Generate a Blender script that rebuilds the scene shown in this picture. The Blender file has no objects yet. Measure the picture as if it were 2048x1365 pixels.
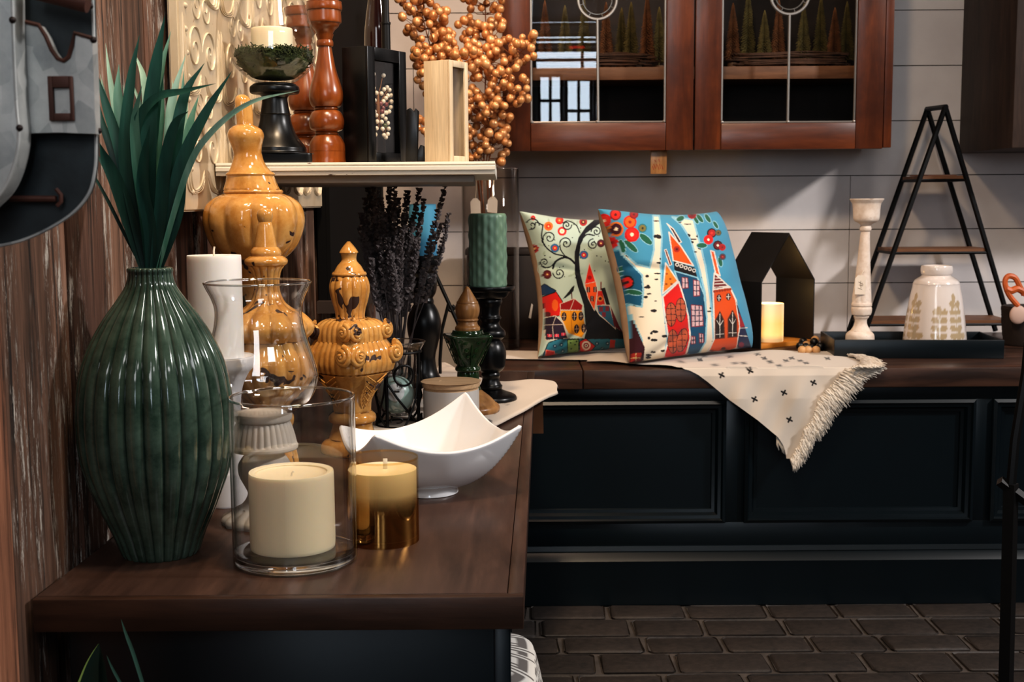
import bpy, bmesh, math, random
import numpy as np
from mathutils import Vector, Matrix, Euler
R = random.Random(7)
PI = math.pi
SC = bpy.context.scene
COL = SC.collection
# ---------------------------------------------------------------- camera
F = 2500.0
CAMZ = 1.05
PITCH = math.atan(282/F)
ROLL = -0.0065
CAM_R = Euler((PI/2-PITCH, 0, 0)).to_matrix() @ Euler((0, 0, ROLL)).to_matrix()
CAM_P = Vector((0, 0, CAMZ))
cd = bpy.data.cameras.new('camera'); cam = bpy.data.objects.new('camera', cd); COL.objects.link(cam)
cam.matrix_world = Matrix.Translation(CAM_P) @ CAM_R.to_4x4()
cd.sensor_width = 36; cd.lens = F/2048*36; cd.clip_start = .05; cd.clip_end = 60
cd.dof.use_dof = True; cd.dof.focus_distance = 1.95; cd.dof.aperture_fstop = 13
SC.camera = cam
SC.view_settings.view_transform = 'Standard'
SC.view_settings.look = 'Medium High Contrast'
SC.cycles.transparent_max_bounces = 32
SC.cycles.max_bounces = 14
SC.cycles.transmission_bounces = 12
SC.cycles.use_denoising = True

def ray(px, py): return CAM_R @ Vector(((px-1024)/F, -(py-682.5)/F, -1))
def at_z(px, py, z):
    v = ray(px, py); return CAM_P + v*((z-CAMZ)/v.z)
def at_y(px, py, Y):
    v = ray(px, py); return CAM_P + v*(Y/v.y)
def at_x(px, py, X):
    v = ray(px, py); return CAM_P + v*(X/v.x)
def scale_at(p):  # metres per pixel
    return -(CAM_R.transposed() @ (Vector(p)-CAM_P)).z/F

ZT = .62   # table top
ZB = .62   # bench top
YW = 4.05  # back wall

def lin(c):
    c = c/255.0
    return c/12.92 if c <= .04045 else ((c+.055)/1.055)**2.4
def C(r, g, b): return (lin(r), lin(g), lin(b), 1)

# ---------------------------------------------------------------- materials
def newmat(name):
    m = bpy.data.materials.new(name); m.use_nodes = True
    nt = m.node_tree
    return m, nt, nt.nodes['Principled BSDF'], nt.nodes['Material Output']
def L(nt, a, b): nt.links.new(a, b)
def node(nt, t, **kw):
    n = nt.nodes.new(t)
    for k, v in kw.items(): setattr(n, k, v)
    return n
def coords(nt, scale=(1, 1, 1), rot=(0, 0, 0), world=False):
    tc = node(nt, 'ShaderNodeTexCoord'); mp = node(nt, 'ShaderNodeMapping')
    mp.inputs['Scale'].default_value = scale; mp.inputs['Rotation'].default_value = rot
    if world:
        g = node(nt, 'ShaderNodeNewGeometry'); L(nt, g.outputs['Position'], mp.inputs['Vector'])
    else: L(nt, tc.outputs['Object'], mp.inputs['Vector'])
    return mp.outputs['Vector']
def noise(nt, vec, scale, detail=4, rough=.55, dist=0):
    n = node(nt, 'ShaderNodeTexNoise'); n.inputs['Scale'].default_value = scale
    n.inputs['Detail'].default_value = detail; n.inputs['Roughness'].default_value = rough
    n.inputs['Distortion'].default_value = dist
    L(nt, vec, n.inputs['Vector']); return n.outputs['Fac']
def ramp(nt, fac, stops, interp='LINEAR'):
    r = node(nt, 'ShaderNodeValToRGB'); r.color_ramp.interpolation = interp
    e = r.color_ramp.elements
    while len(e) < len(stops): e.new(.5)
    for i, (p, c) in enumerate(stops):
        e[i].position = p; e[i].color = c if len(c) == 4 else (*c, 1)
    L(nt, fac, r.inputs['Fac']); return r.outputs['Color']
def mix(nt, fac, a, b, mode='MIX'):
    m = node(nt, 'ShaderNodeMix', data_type='RGBA', blend_type=mode)
    if isinstance(fac, (int, float)): m.inputs[0].default_value = fac
    else: L(nt, fac, m.inputs[0])
    for i, x in ((6, a), (7, b)):
        if isinstance(x, tuple): m.inputs[i].default_value = x
        else: L(nt, x, m.inputs[i])
    return m.outputs[2]
def math_(nt, op, a, b=0.0):
    m = node(nt, 'ShaderNodeMath', operation=op)
    for i, x in ((0, a), (1, b)):
        if isinstance(x, (int, float)): m.inputs[i].default_value = x
        else: L(nt, x, m.inputs[i])
    return m.outputs[0]
def bump(nt, bs, h, strength=.3, dist=.002):
    b = node(nt, 'ShaderNodeBump'); b.inputs['Strength'].default_value = strength
    b.inputs['Distance'].default_value = dist
    L(nt, h, b.inputs['Height']); L(nt, b.outputs['Normal'], bs.inputs['Normal'])
BW0 = (0, 0, 0, 1); BW1 = (1, 1, 1, 1)

def M(name, col, rough=.5, metal=0, spec=.5, coat=0, var=0, vscale=8, bmp=0, bscale=60, emit=None, estr=0, sss=0, stretch=(1, 1, 1), sheen=0):
    m, nt, b, o = newmat(name)
    b.inputs['Base Color'].default_value = col
    b.inputs['Roughness'].default_value = rough; b.inputs['Metallic'].default_value = metal
    b.inputs['Specular IOR Level'].default_value = spec; b.inputs['Coat Weight'].default_value = coat
    b.inputs['Coat Roughness'].default_value = .06; b.inputs['Sheen Weight'].default_value = sheen
    v = coords(nt, stretch)
    if var:
        n = noise(nt, v, vscale)
        dk = (col[0]*(1-var), col[1]*(1-var), col[2]*(1-var), 1)
        lt = (min(1, col[0]*(1+var)), min(1, col[1]*(1+var)), min(1, col[2]*(1+var)), 1)
        L(nt, ramp(nt, n, [(.3, dk), (.7, lt)]), b.inputs['Base Color'])
    if bmp: bump(nt, b, noise(nt, v, bscale), bmp)
    if emit:
        b.inputs['Emission Color'].default_value = emit; b.inputs['Emission Strength'].default_value = estr
    if sss:
        b.inputs['Subsurface Weight'].default_value = sss; b.inputs['Subsurface Radius'].default_value = (.02, .014, .008)
        b.inputs['Subsurface Scale'].default_value = .6
    return m

def wood(name, c1, c2, stretch, scale=6, rough=.45, coat=0, bmp=.25, c3=None, spec=.4):
    m, nt, b, o = newmat(name)
    v = coords(nt, stretch)
    n1 = noise(nt, v, scale, 6, .6, .6); n2 = noise(nt, v, scale*5, 3, .6)
    col = ramp(nt, n1, [(.3, c1), (.52, tuple((c1[i]+c2[i])/2 for i in range(3))+(1,)), (.72, c2)])
    col = mix(nt, .35, col, ramp(nt, n2, [(.3, (.35, .35, .35, 1)), (.7, (1, 1, 1, 1))]), 'MULTIPLY')
    if c3:
        v2 = coords(nt, (1, 1, 1)); n3 = noise(nt, v2, 4, 5, .65)
        col = mix(nt, ramp(nt, n3, [(.42, BW0), (.68, BW1)]), col, c3)
    L(nt, col, b.inputs['Base Color'])
    b.inputs['Roughness'].default_value = rough; b.inputs['Coat Weight'].default_value = coat
    b.inputs['Specular IOR Level'].default_value = spec
    b.inputs['Coat Roughness'].default_value = .2
    bump(nt, b, n2, bmp, .001)
    return m

def thin_glass(name, tint=(1, 1, 1), edge=(.7, .72, .72), refl=1.0, rough=0.0, edge_pow=6):
    m, nt, b, o = newmat(name); nt.nodes.remove(b)
    lw = node(nt, 'ShaderNodeLayerWeight'); lw.inputs['Blend'].default_value = .5
    f = math_(nt, 'POWER', lw.outputs['Facing'], edge_pow)
    tc = mix(nt, f, (*tint, 1), (*edge, 1))
    t = node(nt, 'ShaderNodeBsdfTransparent'); L(nt, tc, t.inputs['Color'])
    g = node(nt, 'ShaderNodeBsdfGlossy'); g.inputs['Roughness'].default_value = rough
    f5 = math_(nt, 'POWER', lw.outputs['Facing'], 5.0)
    fac = math_(nt, 'MULTIPLY', math_(nt, 'ADD', math_(nt, 'MULTIPLY', f5, .8), .04), refl)
    ms = node(nt, 'ShaderNodeMixShader'); L(nt, fac, ms.inputs[0]); L(nt, t.outputs[0], ms.inputs[1]); L(nt, g.outputs[0], ms.inputs[2])
    L(nt, ms.outputs[0], o.inputs['Surface'])
    return m

def vcol_mat(name, rough=.85, bmp=0, bscale=600, sheen=0, spec=.3):
    m, nt, b, o = newmat(name)
    a = node(nt, 'ShaderNodeAttribute', attribute_name='Col'); L(nt, a.outputs['Color'], b.inputs['Base Color'])
    b.inputs['Roughness'].default_value = rough; b.inputs['Sheen Weight'].default_value = sheen
    b.inputs['Specular IOR Level'].default_value = spec
    if bmp: bump(nt, b, noise(nt, coords(nt), bscale, 2), bmp, .001)
    return m

# ---------------------------------------------------------------- objects
def link(o, parent=None):
    COL.objects.link(o)
    if parent: o.parent = parent
    return o
def tag(o, label=None, cat=None, group=None, kind=None):
    if label: o['label'] = label
    if cat: o['category'] = cat
    if group: o['group'] = group
    if kind: o['kind'] = kind
    return o
def thing(name, loc, label, cat, group=None, rz=0):
    o = bpy.data.objects.new(name, None); o.location = loc; o.rotation_euler = (0, 0, rz)
    o.empty_display_size = .05
    link(o); return tag(o, label, cat, group)
def obj(name, bm, mat, parent=None, loc=None, smooth=35, rot=None, origin=None, label=None):
    """origin: subtract this world point (for bm written in world coordinates)"""
    if origin is not None: bmesh.ops.translate(bm, verts=bm.verts, vec=-Vector(origin))
    me = bpy.data.meshes.new(name); bm.normal_update(); bm.to_mesh(me); bm.free()
    for m in (mat if isinstance(mat, (list, tuple)) else [mat]): me.materials.append(m)
    if smooth:
        me.shade_smooth()
        if smooth < 180: me.set_sharp_from_angle(angle=math.radians(smooth))
    o = bpy.data.objects.new(name, me); link(o, parent)
    if loc is not None: o.location = loc
    elif origin is not None and parent is None: o.location = origin
    if rot is not None: o.rotation_euler = rot
    if label: o['label'] = label
    return o
def struct(name, bm, mat, **kw):
    o = obj(name, bm, mat, **kw); o['kind'] = 'structure'; return o
def BM(): return bmesh.new()

def box(bm, lo, hi, bevel=0, seg=2, mi=0):
    lo = Vector(lo); hi = Vector(hi)
    r = bmesh.ops.create_cube(bm, size=1)
    vs = r['verts']
    for v in vs:
        v.co = Vector((lo[i]+(v.co[i]+.5)*(hi[i]-lo[i]) for i in range(3)))
    fs = set(f for v in vs for f in v.link_faces)
    for f in fs: f.material_index = mi
    if bevel:
        es = set(e for v in vs for e in v.link_edges)
        bmesh.ops.bevel(bm, geom=list(es), offset=bevel, segments=seg, affect='EDGES', profile=.5)
    return bm
def prism(bm, pts, h0, h1, axis='z', bevel=0):
    """polygon pts (2-D) extruded between h0,h1 along axis"""
    def P(a, b, h): return {'z': (a, b, h), 'y': (a, h, b), 'x': (h, a, b)}[axis]
    n = len(pts)
    v0 = [bm.verts.new(P(a, b, h0)) for a, b in pts]; v1 = [bm.verts.new(P(a, b, h1)) for a, b in pts]
    fs = [bm.faces.new(v0), bm.faces.new(v1[::-1])]
    for i in range(n): fs.append(bm.faces.new((v0[i], v1[i], v1[(i+1) % n], v0[(i+1) % n])))
    bmesh.ops.recalc_face_normals(bm, faces=fs)
    if bevel:
        es = set(e for f in fs for e in f.edges)
        bmesh.ops.bevel(bm, geom=list(es), offset=bevel, segments=2, affect='EDGES', profile=.5)
    return bm
def catmull(pts, sub=6):
    pts = [Vector(p) for p in pts]
    if len(pts) < 3:
        return [pts[0].lerp(pts[-1], i/sub) for i in range(sub+1)]
    out = []
    for i in range(len(pts)-1):
        p0 = pts[i-1] if i else pts[0]*2-pts[1]
        p1, p2 = pts[i], pts[i+1]
        p3 = pts[i+2] if i+2 < len(pts) else p2*2-p1
        for k in range(sub):
            t = k/sub
            out.append(.5*((2*p1)+(p2-p0)*t+(2*p0-5*p1+4*p2-p3)*t*t+(3*p1-p0-3*p2+p3)*t**3))
    out.append(pts[-1]); return out
def tube(bm, pts, rad, n=8, closed=False, flat=1.0, mi=0):
    pts = [Vector(p) for p in pts]; N = len(pts)
    if not hasattr(rad, '__len__'): rad = [rad]*N
    rings = []; prev = None
    for i, p in enumerate(pts):
        if closed: t = pts[(i+1) % N]-pts[i-1]
        else: t = pts[min(i+1, N-1)]-pts[max(i-1, 0)]
        if t.length < 1e-9: t = Vector((0, 0, 1))
        t.normalize()
        if prev is None:
            a = Vector((0, 0, 1)) if abs(t.z) < .9 else Vector((0, 1, 0))
            u = t.cross(a).normalized()
        else:
            u = (prev-t*prev.dot(t))
            u = u.normalized() if u.length > 1e-6 else t.orthogonal().normalized()
        prev = u; w = t.cross(u)
        rings.append([bm.verts.new(p+(u*math.cos(2*PI*k/n)+w*math.sin(2*PI*k/n)*flat)*rad[i]) for k in range(n)])
    M_ = N if closed else N-1
    for i in range(M_):
        a, b = rings[i], rings[(i+1) % N]
        for k in range(n):
            f = bm.faces.new((a[k], a[(k+1) % n], b[(k+1) % n], b[k])); f.material_index = mi
    if not closed:
        for r_ in (rings[0][::-1], rings[-1]):
            f = bm.faces.new(r_); f.material_index = mi
    return bm
def ball(bm, c, r, u=12, v=8, sc=(1, 1, 1), mi=0):
    res = bmesh.ops.create_uvsphere(bm, u_segments=u, v_segments=v, radius=1)
    fs = set()
    for x in res['verts']:
        x.co = Vector((c[0]+x.co.x*r*sc[0], c[1]+x.co.y*r*sc[1], c[2]+x.co.z*r*sc[2]))
        fs.update(x.link_faces)
    for f in fs: f.material_index = mi
    return bm

def smooth_prof(prof, sub=5):
    """prof: list of tuples, None separates sharp segments"""
    segs = [[]]
    for p in prof:
        if p is None: segs.append([segs[-1][-1]])
        else: segs[-1].append(p)
    out = []
    for s in segs:
        if len(s) < 2: continue
        k = len(s[0]); arr = []
        P = [np.array(p, float) for p in s]
        if len(P) == 2: arr = [P[0]+(P[1]-P[0])*t/2 for t in range(3)]
        else:
            for i in range(len(P)-1):
                p0 = P[i-1] if i else 2*P[0]-P[1]; p1, p2 = P[i], P[i+1]
                p3 = P[i+2] if i+2 < len(P) else 2*p2-p1
                for q in range(sub):
                    t = q/sub
                    arr.append(.5*(2*p1+(p2-p0)*t+(2*p0-5*p1+4*p2-p3)*t*t+(3*p1-p0-3*p2+p3)*t**3))
            arr.append(P[-1])
        out += arr if not out else arr[1:]
    return out
def lathe(bm, rows, n=64, mod=None, cap=True, mi=0):
    """rows: (r,z[,dx]); mod(theta,i,z) -> radius multiplier"""
    rings = []
    for i, row in enumerate(rows):
        r, z = max(row[0], 1e-5), row[1]; dx = row[2] if len(row) > 2 else 0
        ring = []
        for k in range(n):
            th = 2*PI*k/n
            q = r*(mod(th, i, z) if mod else 1)
            ring.append(bm.verts.new((q*math.cos(th)+dx, q*math.sin(th), z)))
        rings.append(ring)
    for i in range(len(rings)-1):
        a, b = rings[i], rings[i+1]
        for k in range(n):
            f = bm.faces.new((a[k], b[k], b[(k+1) % n], a[(k+1) % n])); f.material_index = mi
    if cap:
        f1 = bm.faces.new(rings[0]); f2 = bm.faces.new(rings[-1][::-1])
        for f in (f1, f2): f.material_index = mi
    bmesh.ops.recalc_face_normals(bm, faces=bm.faces)
    return bm
class Px:
    """maps a profile measured in photo pixels onto an axis standing at a known place"""
    def __init__(s, cx, by, z=None, Y=None):
        if Y is None: p = at_z(cx, by, z)
        else:
            p = at_y(cx, by, Y)
            if z is not None: p = Vector((p.x, p.y, z))
        s.base = Vector((p.x, p.y, z if z is not None else p.z)); s.cx = cx
    def z(s, y): # height above the base for pixel row y on the axis
        v = ray(s.cx, y); return (CAM_P + v*(s.base.y/v.y)).z - s.base.z
    def m(s, w, y=None): # pixels -> metres at the axis
        zz = s.base.z + (s.z(y) if y is not None else 0)
        return w*scale_at((s.base.x, s.base.y, zz))
    def prof(s, rows, sub=5, first0=True):
        out = []
        for r in rows:
            if r is None: out.append(None)
            else: out.append((s.m(r[1], r[0]), s.z(r[0]))+(s.m(r[2], r[0]) if len(r) > 2 else 0.0,))
        if first0:
            out[0] = (out[0][0], 0.0, out[0][2])
        return smooth_prof(out, sub)
def flute(n, amp, zfun=None, sharp=.5):
    def f(th, i, z):
        a = amp*(zfun(z) if zfun else 1)
        return 1-a*(1-abs(math.cos(n*th/2))**sharp)
    return f
def rib(n, amp, zfun=None):
    def f(th, i, z):
        a = amp*(zfun(z) if zfun else 1)
        return 1-a*(1-abs(math.sin(n*th/2)))**1.6
    return f
def set_cols(o, cols):
    me = o.data
    ca = me.color_attributes.new('Col', 'FLOAT_COLOR', 'POINT')
    a = np.ones((len(me.vertices), 4), np.float32); a[:, :3] = cols[:, :3]
    ca.data.foreach_set('color', a.ravel())
def grid_mesh(name, P, mat, parent=None, cols=None, origin=None, smooth=180, wrap=False):
    """P: (nv,nu,3) array"""
    nv, nu = P.shape[:2]
    P = P.reshape(-1, 3).copy()
    if origin is not None: P -= np.array(origin)
    faces = []
    for j in range(nv-1):
        for i in range(nu-1 if not wrap else nu):
            i2 = (i+1) % nu
            faces.append((j*nu+i, j*nu+i2, (j+1)*nu+i2, (j+1)*nu+i))
    me = bpy.data.meshes.new(name); me.from_pydata(P.tolist(), [], faces); me.materials.append(mat)
    me.shade_smooth(); me.update()
    if smooth < 180: me.set_sharp_from_angle(angle=math.radians(smooth))
    o = bpy.data.objects.new(name, me); link(o, parent)
    if origin is not None and parent is None: o.location = origin
    if cols is not None: set_cols(o, cols.reshape(-1, cols.shape[-1]))
    return o
# 2-D fabric-art painting evaluated at arrays of points
def in_poly(X, Y, pts):
    ins = np.zeros(X.shape, bool); n = len(pts)
    for i in range(n):
        x1, y1 = pts[i]; x2, y2 = pts[(i+1) % n]
        if y1 == y2: continue
        c = ((y1 > Y) != (y2 > Y)) & (X < (x2-x1)*(Y-y1)/(y2-y1)+x1)
        ins ^= c
    return ins
def dist_line(X, Y, pts, closed=False):
    d = np.full(X.shape, 1e9)
    P = list(pts)+([pts[0]] if closed else [])
    for (x1, y1), (x2, y2) in zip(P[:-1], P[1:]):
        L2 = (x2-x1)**2+(y2-y1)**2+1e-9
        t = np.clip(((X-x1)*(x2-x1)+(Y-y1)*(y2-y1))/L2, 0, 1)
        d = np.minimum(d, np.hypot(X-x1-t*(x2-x1), Y-y1-t*(y2-y1)))
    return d
class Art:
    def __init__(s, X, Y, bg):
        s.X, s.Y = X, Y; s.c = np.zeros(X.shape+(3,)); s.c[:] = C(*bg)[:3]
    def fill(s, mask, col): s.c[mask] = C(*col)[:3]
    def poly(s, pts, col, outline=None, w=4):
        s.fill(in_poly(s.X, s.Y, pts), col)
        if outline: s.fill(dist_line(s.X, s.Y, pts, True) < w, outline)
    def line(s, pts, w, col, sm=True):
        if sm and len(pts) > 2: pts = [(p.x, p.y) for p in catmull([(a, b, 0) for a, b in pts], 6)]
        s.fill(dist_line(s.X, s.Y, pts) < w/2, col)
    def circ(s, x, y, r, col, ry=None, rot=0):
        dx, dy = s.X-x, s.Y-y
        if rot: dx, dy = dx*math.cos(rot)+dy*math.sin(rot), -dx*math.sin(rot)+dy*math.cos(rot)
        s.fill((dx/r)**2+(dy/(ry or r))**2 < 1, col)
    def spiral(s, x, y, r, w, col, turns=1.6, start=0, sgn=1):
        pts = [(x+r*(1-t)*math.cos(start+sgn*2*PI*turns*t), y+r*(1-t)*math.sin(start+sgn*2*PI*turns*t)) for t in np.linspace(0, .92, 40)]
        s.fill(dist_line(s.X, s.Y, pts) < w/2, col)
# ---------------------------------------------------------------- lamps
def area(name, loc, target, size, power, col, sy=None, spread=None):
    l = bpy.data.lights.new(name, 'AREA'); l.energy = power; l.color = col; l.size = size
    if sy: l.shape = 'RECTANGLE'; l.size_y = sy
    if spread: l.spread = spread
    o = bpy.data.objects.new(name, l); COL.objects.link(o); o.location = loc
    o.rotation_euler = (Vector(target)-Vector(loc)).to_track_quat('-Z', 'Y').to_euler()
    return o
def point(name, loc, power, col, r=.05):
    l = bpy.data.lights.new(name, 'POINT'); l.energy = power; l.color = col; l.shadow_soft_size = r
    o = bpy.data.objects.new(name, l); COL.objects.link(o); o.location = loc; return o
# ================================================================ materials
m_navy = M('navy_paint', C(3, 14, 20), .34, spec=.45, var=.15, vscale=3)
m_blackpaint = M('black_paint', C(7, 8, 10), .32, spec=.45)
m_blackmetal = M('black_metal', C(8, 8, 9), .45, metal=.3)
m_dark = M('dark_void', C(5, 5, 6), .8, spec=.2)
m_table = wood('walnut_stain', C(44, 31, 26), C(92, 68, 57), (9, 1, 9), 3.2, .34, .2, .2, C(66, 48, 41))
m_tfront = wood('walnut_stain_front', C(38, 24, 17), C(80, 54, 40), (1, 9, 9), 3.2, .42, .1, .25)
m_bench = wood('bench_stain', C(40, 26, 20), C(86, 60, 48), (1, 9, 9), 3, .42, .1, .3)
m_cab = wood('cherry_cabinet', C(68, 30, 13), C(112, 57, 25), (9, 9, 1.2), 3, .38, .2, .12, C(56, 25, 12))
m_cabh = wood('cherry_cabinet_rail', C(72, 34, 17), C(110, 57, 29), (1.2, 9, 9), 3, .38, .25, .12)
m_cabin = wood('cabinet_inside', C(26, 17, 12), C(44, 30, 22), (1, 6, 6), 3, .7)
m_shelfw = wood('pine_shelf', C(96, 62, 40), C(134, 92, 62), (1, 8, 8), 4, .55)
m_white = M('white_glaze', C(232, 232, 234), .12, spec=.5, coat=.5, var=.02)
m_wax = M('white_wax', C(238, 236, 234), .45, sss=.25, var=.02)
m_cream = M('cream_wax', C(236, 220, 186), .42, sss=.3, var=.04, vscale=6)
# back wall planks
m_wallw, nt, b, o = newmat('white_shiplap')
n = noise(nt, coords(nt, (1, 1, 1), world=True), 5, 5)
L(nt, ramp(nt, n, [(.3, C(196, 188, 186)), (.7, C(212, 205, 202))]), b.inputs['Base Color']); b.inputs['Roughness'].default_value = .6
bump(nt, b, noise(nt, coords(nt, (1, 1, 6), world=True), 20, 4), .12)
# reclaimed barn boards
m_barn, nt, b, o = newmat('reclaimed_boards')
v = coords(nt, (16, 16, .9)); n1 = noise(nt, v, 1.6, 9, .72, .3)
at = node(nt, 'ShaderNodeAttribute', attribute_name='Col')
grain = ramp(nt, n1, [(.30, C(38, 28, 23)), (.43, C(98, 74, 60)), (.56, C(140, 108, 90)), (.70, C(186, 160, 142))])
base = mix(nt, 1.0, grain, at.outputs['Color'], 'MULTIPLY')
n5 = noise(nt, coords(nt, (34, 34, 1.1)), 2.0, 6, .75)
base = mix(nt, ramp(nt, n5, [(.38, BW1), (.47, BW0)]), base, C(24, 17, 14))
v2 = coords(nt, (44, 44, 4.5)); n2 = noise(nt, v2, 2.4, 6, .85); n3 = noise(nt, coords(nt, (7, 7, 1.3)), 1.6, 4)
fl = math_(nt, 'MULTIPLY', ramp(nt, n2, [(.53, BW0), (.58, BW1)]), ramp(nt, n3, [(.5, BW0), (.56, BW1)]))
base = mix(nt, fl, base, C(190, 184, 176))
L(nt, base, b.inputs['Base Color']); b.inputs['Roughness'].default_value = .75
bump(nt, b, math_(nt, 'ADD', n1, math_(nt, 'MULTIPLY', fl, .6)), .6, .004)
# brick floor
m_brick, nt, b, o = newmat('brick_pavers')
n1 = noise(nt, coords(nt), 9, 6, .7); n2 = noise(nt, coords(nt), 60, 4, .7)
L(nt, mix(nt, .5, ramp(nt, n1, [(.3, C(26, 24, 23)), (.7, C(58, 50, 46))]), ramp(nt, n2, [(.3, C(24, 22, 21)), (.75, C(62, 54, 50))])), b.inputs['Base Color'])
b.inputs['Roughness'].default_value = .6; bump(nt, b, n2, .5, .003)
m_mortar = M('mortar', C(66, 60, 56), .9, var=.4, vscale=20, bmp=.4)

# ================================================================ room
# floor: bed + individual paver pattern in one mesh
bm = BM()
box(bm, (-.6, -8, -.06), (5, YW+.1, -.005), mi=1)
y = 1.0; row = 0
while y < YW-.5:
    hh = .118+R.uniform(-.008, .012); x = -.55+R.uniform(0, .15)
    while x < 2.9:
        ww = .2+R.uniform(-.03, .03)
        g = .006
        bb = BM(); box(bb, (x+g, y+g, -.012), (x+ww-g, y+hh-g, R.uniform(-.002, .003)), .011, 2)
        for v_ in bb.verts: v_.co.x += R.uniform(-.003, .003); v_.co.y += R.uniform(-.003, .003)
        me = bpy.data.meshes.new('t'); bb.to_mesh(me); bb.free(); bm.from_mesh(me); bpy.data.meshes.remove(me)
        x += ww
    y += hh; row += 1
struct('floor', bm, [m_brick, m_mortar])
# back wall: shiplap planks
bm = BM(); box(bm, (-1.2, YW+.012, -.05), (5, YW+.08, 3.7), mi=1)
zs = [at_y(1900, yy, YW).z for yy in (350, 459, 565)]
pitch_ = (zs[0]-zs[2])/2; z0 = zs[0]
k = -8
while z0+k*pitch_ < 3.6:
    a, c = z0+k*pitch_, z0+(k+1)*pitch_
    if c > 0:
        xs = [-1.2, 5]
        xj = at_y(1700, 400, YW).x
        if -3 <= k <= -1: xs = [-1.2, xj, 5]
        elif k % 2: xs = [-1.2, xj-1.4, xj+1.6, 5]
        for x0, x1 in zip(xs[:-1], xs[1:]):
            box(bm, (x0+.001, YW, max(a, -.04)+.0014), (x1-.001, YW+.014, c-.0014))
    k += 1
struct('wall_back', bm, [m_wallw, m_dark])
# left wall follows the table edge
wA = at_z(60, 1198, ZT); wB = at_z(232, 1067, ZT)
wdir = Vector((wB.x-wA.x, wB.y-wA.y, 0)).normalized()
if wdir.x > .05: wdir = Vector((.05, 1, 0)).normalized()
if wdir.x < .0: wdir = Vector((.0, 1, 0)).normalized()
wn = Vector((wdir.y, -wdir.x, 0))       # points into the room
def wall_x(Y): return wA.x + wdir.x/wdir.y*(Y-wA.y)
def wall_pt(Y, z, off=0): return Vector((wall_x(Y), Y, z))+wn*off
print('wall', wA, wB, wdir, 'corner px', wall_x(YW))
WANG = -math.atan2(wdir.x, wdir.y)
bm = BM(); cols = []
Yc = -1.0
tint = [(.95, .9, .88), (.7, .6, .55), (1.1, .85, .7), (.5, .42, .4), (.85, .82, .8), (1.05, .8, .66), (.62, .58, .56)]
ti = 0
def wquad(bb, Y0, Y1, z0, z1, o0, o1):
    P = [wall_pt(Y0, z0, o1), wall_pt(Y1, z0, o1), wall_pt(Y1, z1, o1), wall_pt(Y0, z1, o1),
         wall_pt(Y0, z0, o0), wall_pt(Y1, z0, o0), wall_pt(Y1, z1, o0), wall_pt(Y0, z1, o0)]
    vs = [bb.verts.new(p) for p in P]
    fs = [bb.faces.new([vs[i] for i in q]) for q in ((0, 1, 2, 3), (7, 6, 5, 4), (0, 4, 5, 1), (2, 6, 7, 3), (1, 5, 6, 2), (0, 3, 7, 4))]
    bmesh.ops.recalc_face_normals(bb, faces=fs)
    return vs, fs
while Yc < YW+.02:
    w = R.choice([.07, .09, .11, .12]); t = -R.uniform(.0, .012)
    Y1 = min(Yc+w, YW+.02)
    n0 = len(bm.verts)
    vs, fs = wquad(bm, Yc+.0015, Y1-.0015, -.02, 3.6, -.05, t)
    es = [e for e in set(e for f in fs for e in f.edges) if abs((e.verts[0].co-e.verts[1].co).normalized().z) > .9]
    bmesh.ops.bevel(bm, geom=es, offset=.003, segments=1, affect='EDGES')
    bm.verts.ensure_lookup_table()
    c = tint[ti % len(tint)]; f_ = R.uniform(.8, 1.1); ti += R.choice([1, 2, 3])
    cols += [(c[0]*f_, c[1]*f_, c[2]*f_)]*(len(bm.verts)-len(cols))
    Yc = Y1 if Y1-Yc > .01 else Yc+.1
ow = struct('wall_left', bm, m_barn); 
cols = cols[:len(ow.data.vertices)]
set_cols(ow, np.array(cols))
# rest of the shop room (behind and beside the camera)
bm = BM(); box(bm, (4.9, -8, -.05), (5, YW, 3.7)); struct('wall_right', bm, M('right_wall_paint', C(120, 112, 106), .8))
bm = BM(); box(bm, (-1.5, -8, 3.2), (5, YW+.1, 3.7)); struct('ceiling', bm, M('ceiling_paint', C(90, 84, 80), .8))
bm = BM(); box(bm, (-4, -8.1, -.05), (5, -8, 3.7)); struct('wall_front', bm, M('front_wall_paint', C(46, 42, 40), .8))
m_day = M('daylight_and_strip_pane', C(200, 215, 235), .3, emit=(.75, .87, 1, 1), estr=14)
m_frame = M('dark_window_frame', C(20, 20, 22), .5)
wi = 1
for (x0, x1, z0, z1) in ((.35, .62, 1.95, 2.55), (.68, .98, 1.75, 2.5), (1.03, 1.4, 1.5, 2.55), (.3, 1.45, 2.62, 2.85), (.25, 1.5, 2.92, 3.03), (.25, 1.5, 3.16, 3.25), (-2.6, -1.2, .9, 2.3)):  # two topmost bands are added glowing strips standing in for ceiling lights
    bm = BM(); box(bm, (x0, -7.99, z0), (x1, -7.95, z1), mi=0)
    for a in (x0, (x0+x1)/2, x1): box(bm, (a-.018, -7.96, z0), (a+.018, -7.92, z1), mi=1)
    for a in (z0, (z0+z1)/2, z1): box(bm, (x0-.018, -7.96, a-.018), (x1+.018, -7.92, a+.018), mi=1)
    struct('window_%d' % wi, bm, [m_day, m_frame]); wi += 1

bm = box(BM(), (.72, -7.99, 2.74+.12), (.9, -7.95, 2.74+.2)); struct('red_sign_1', bm, M('red_lamp', C(200, 20, 16), .5, emit=(1, .03, .02, 1), estr=4))  # small glowing red sign, known only from the cabinet door reflection

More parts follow.
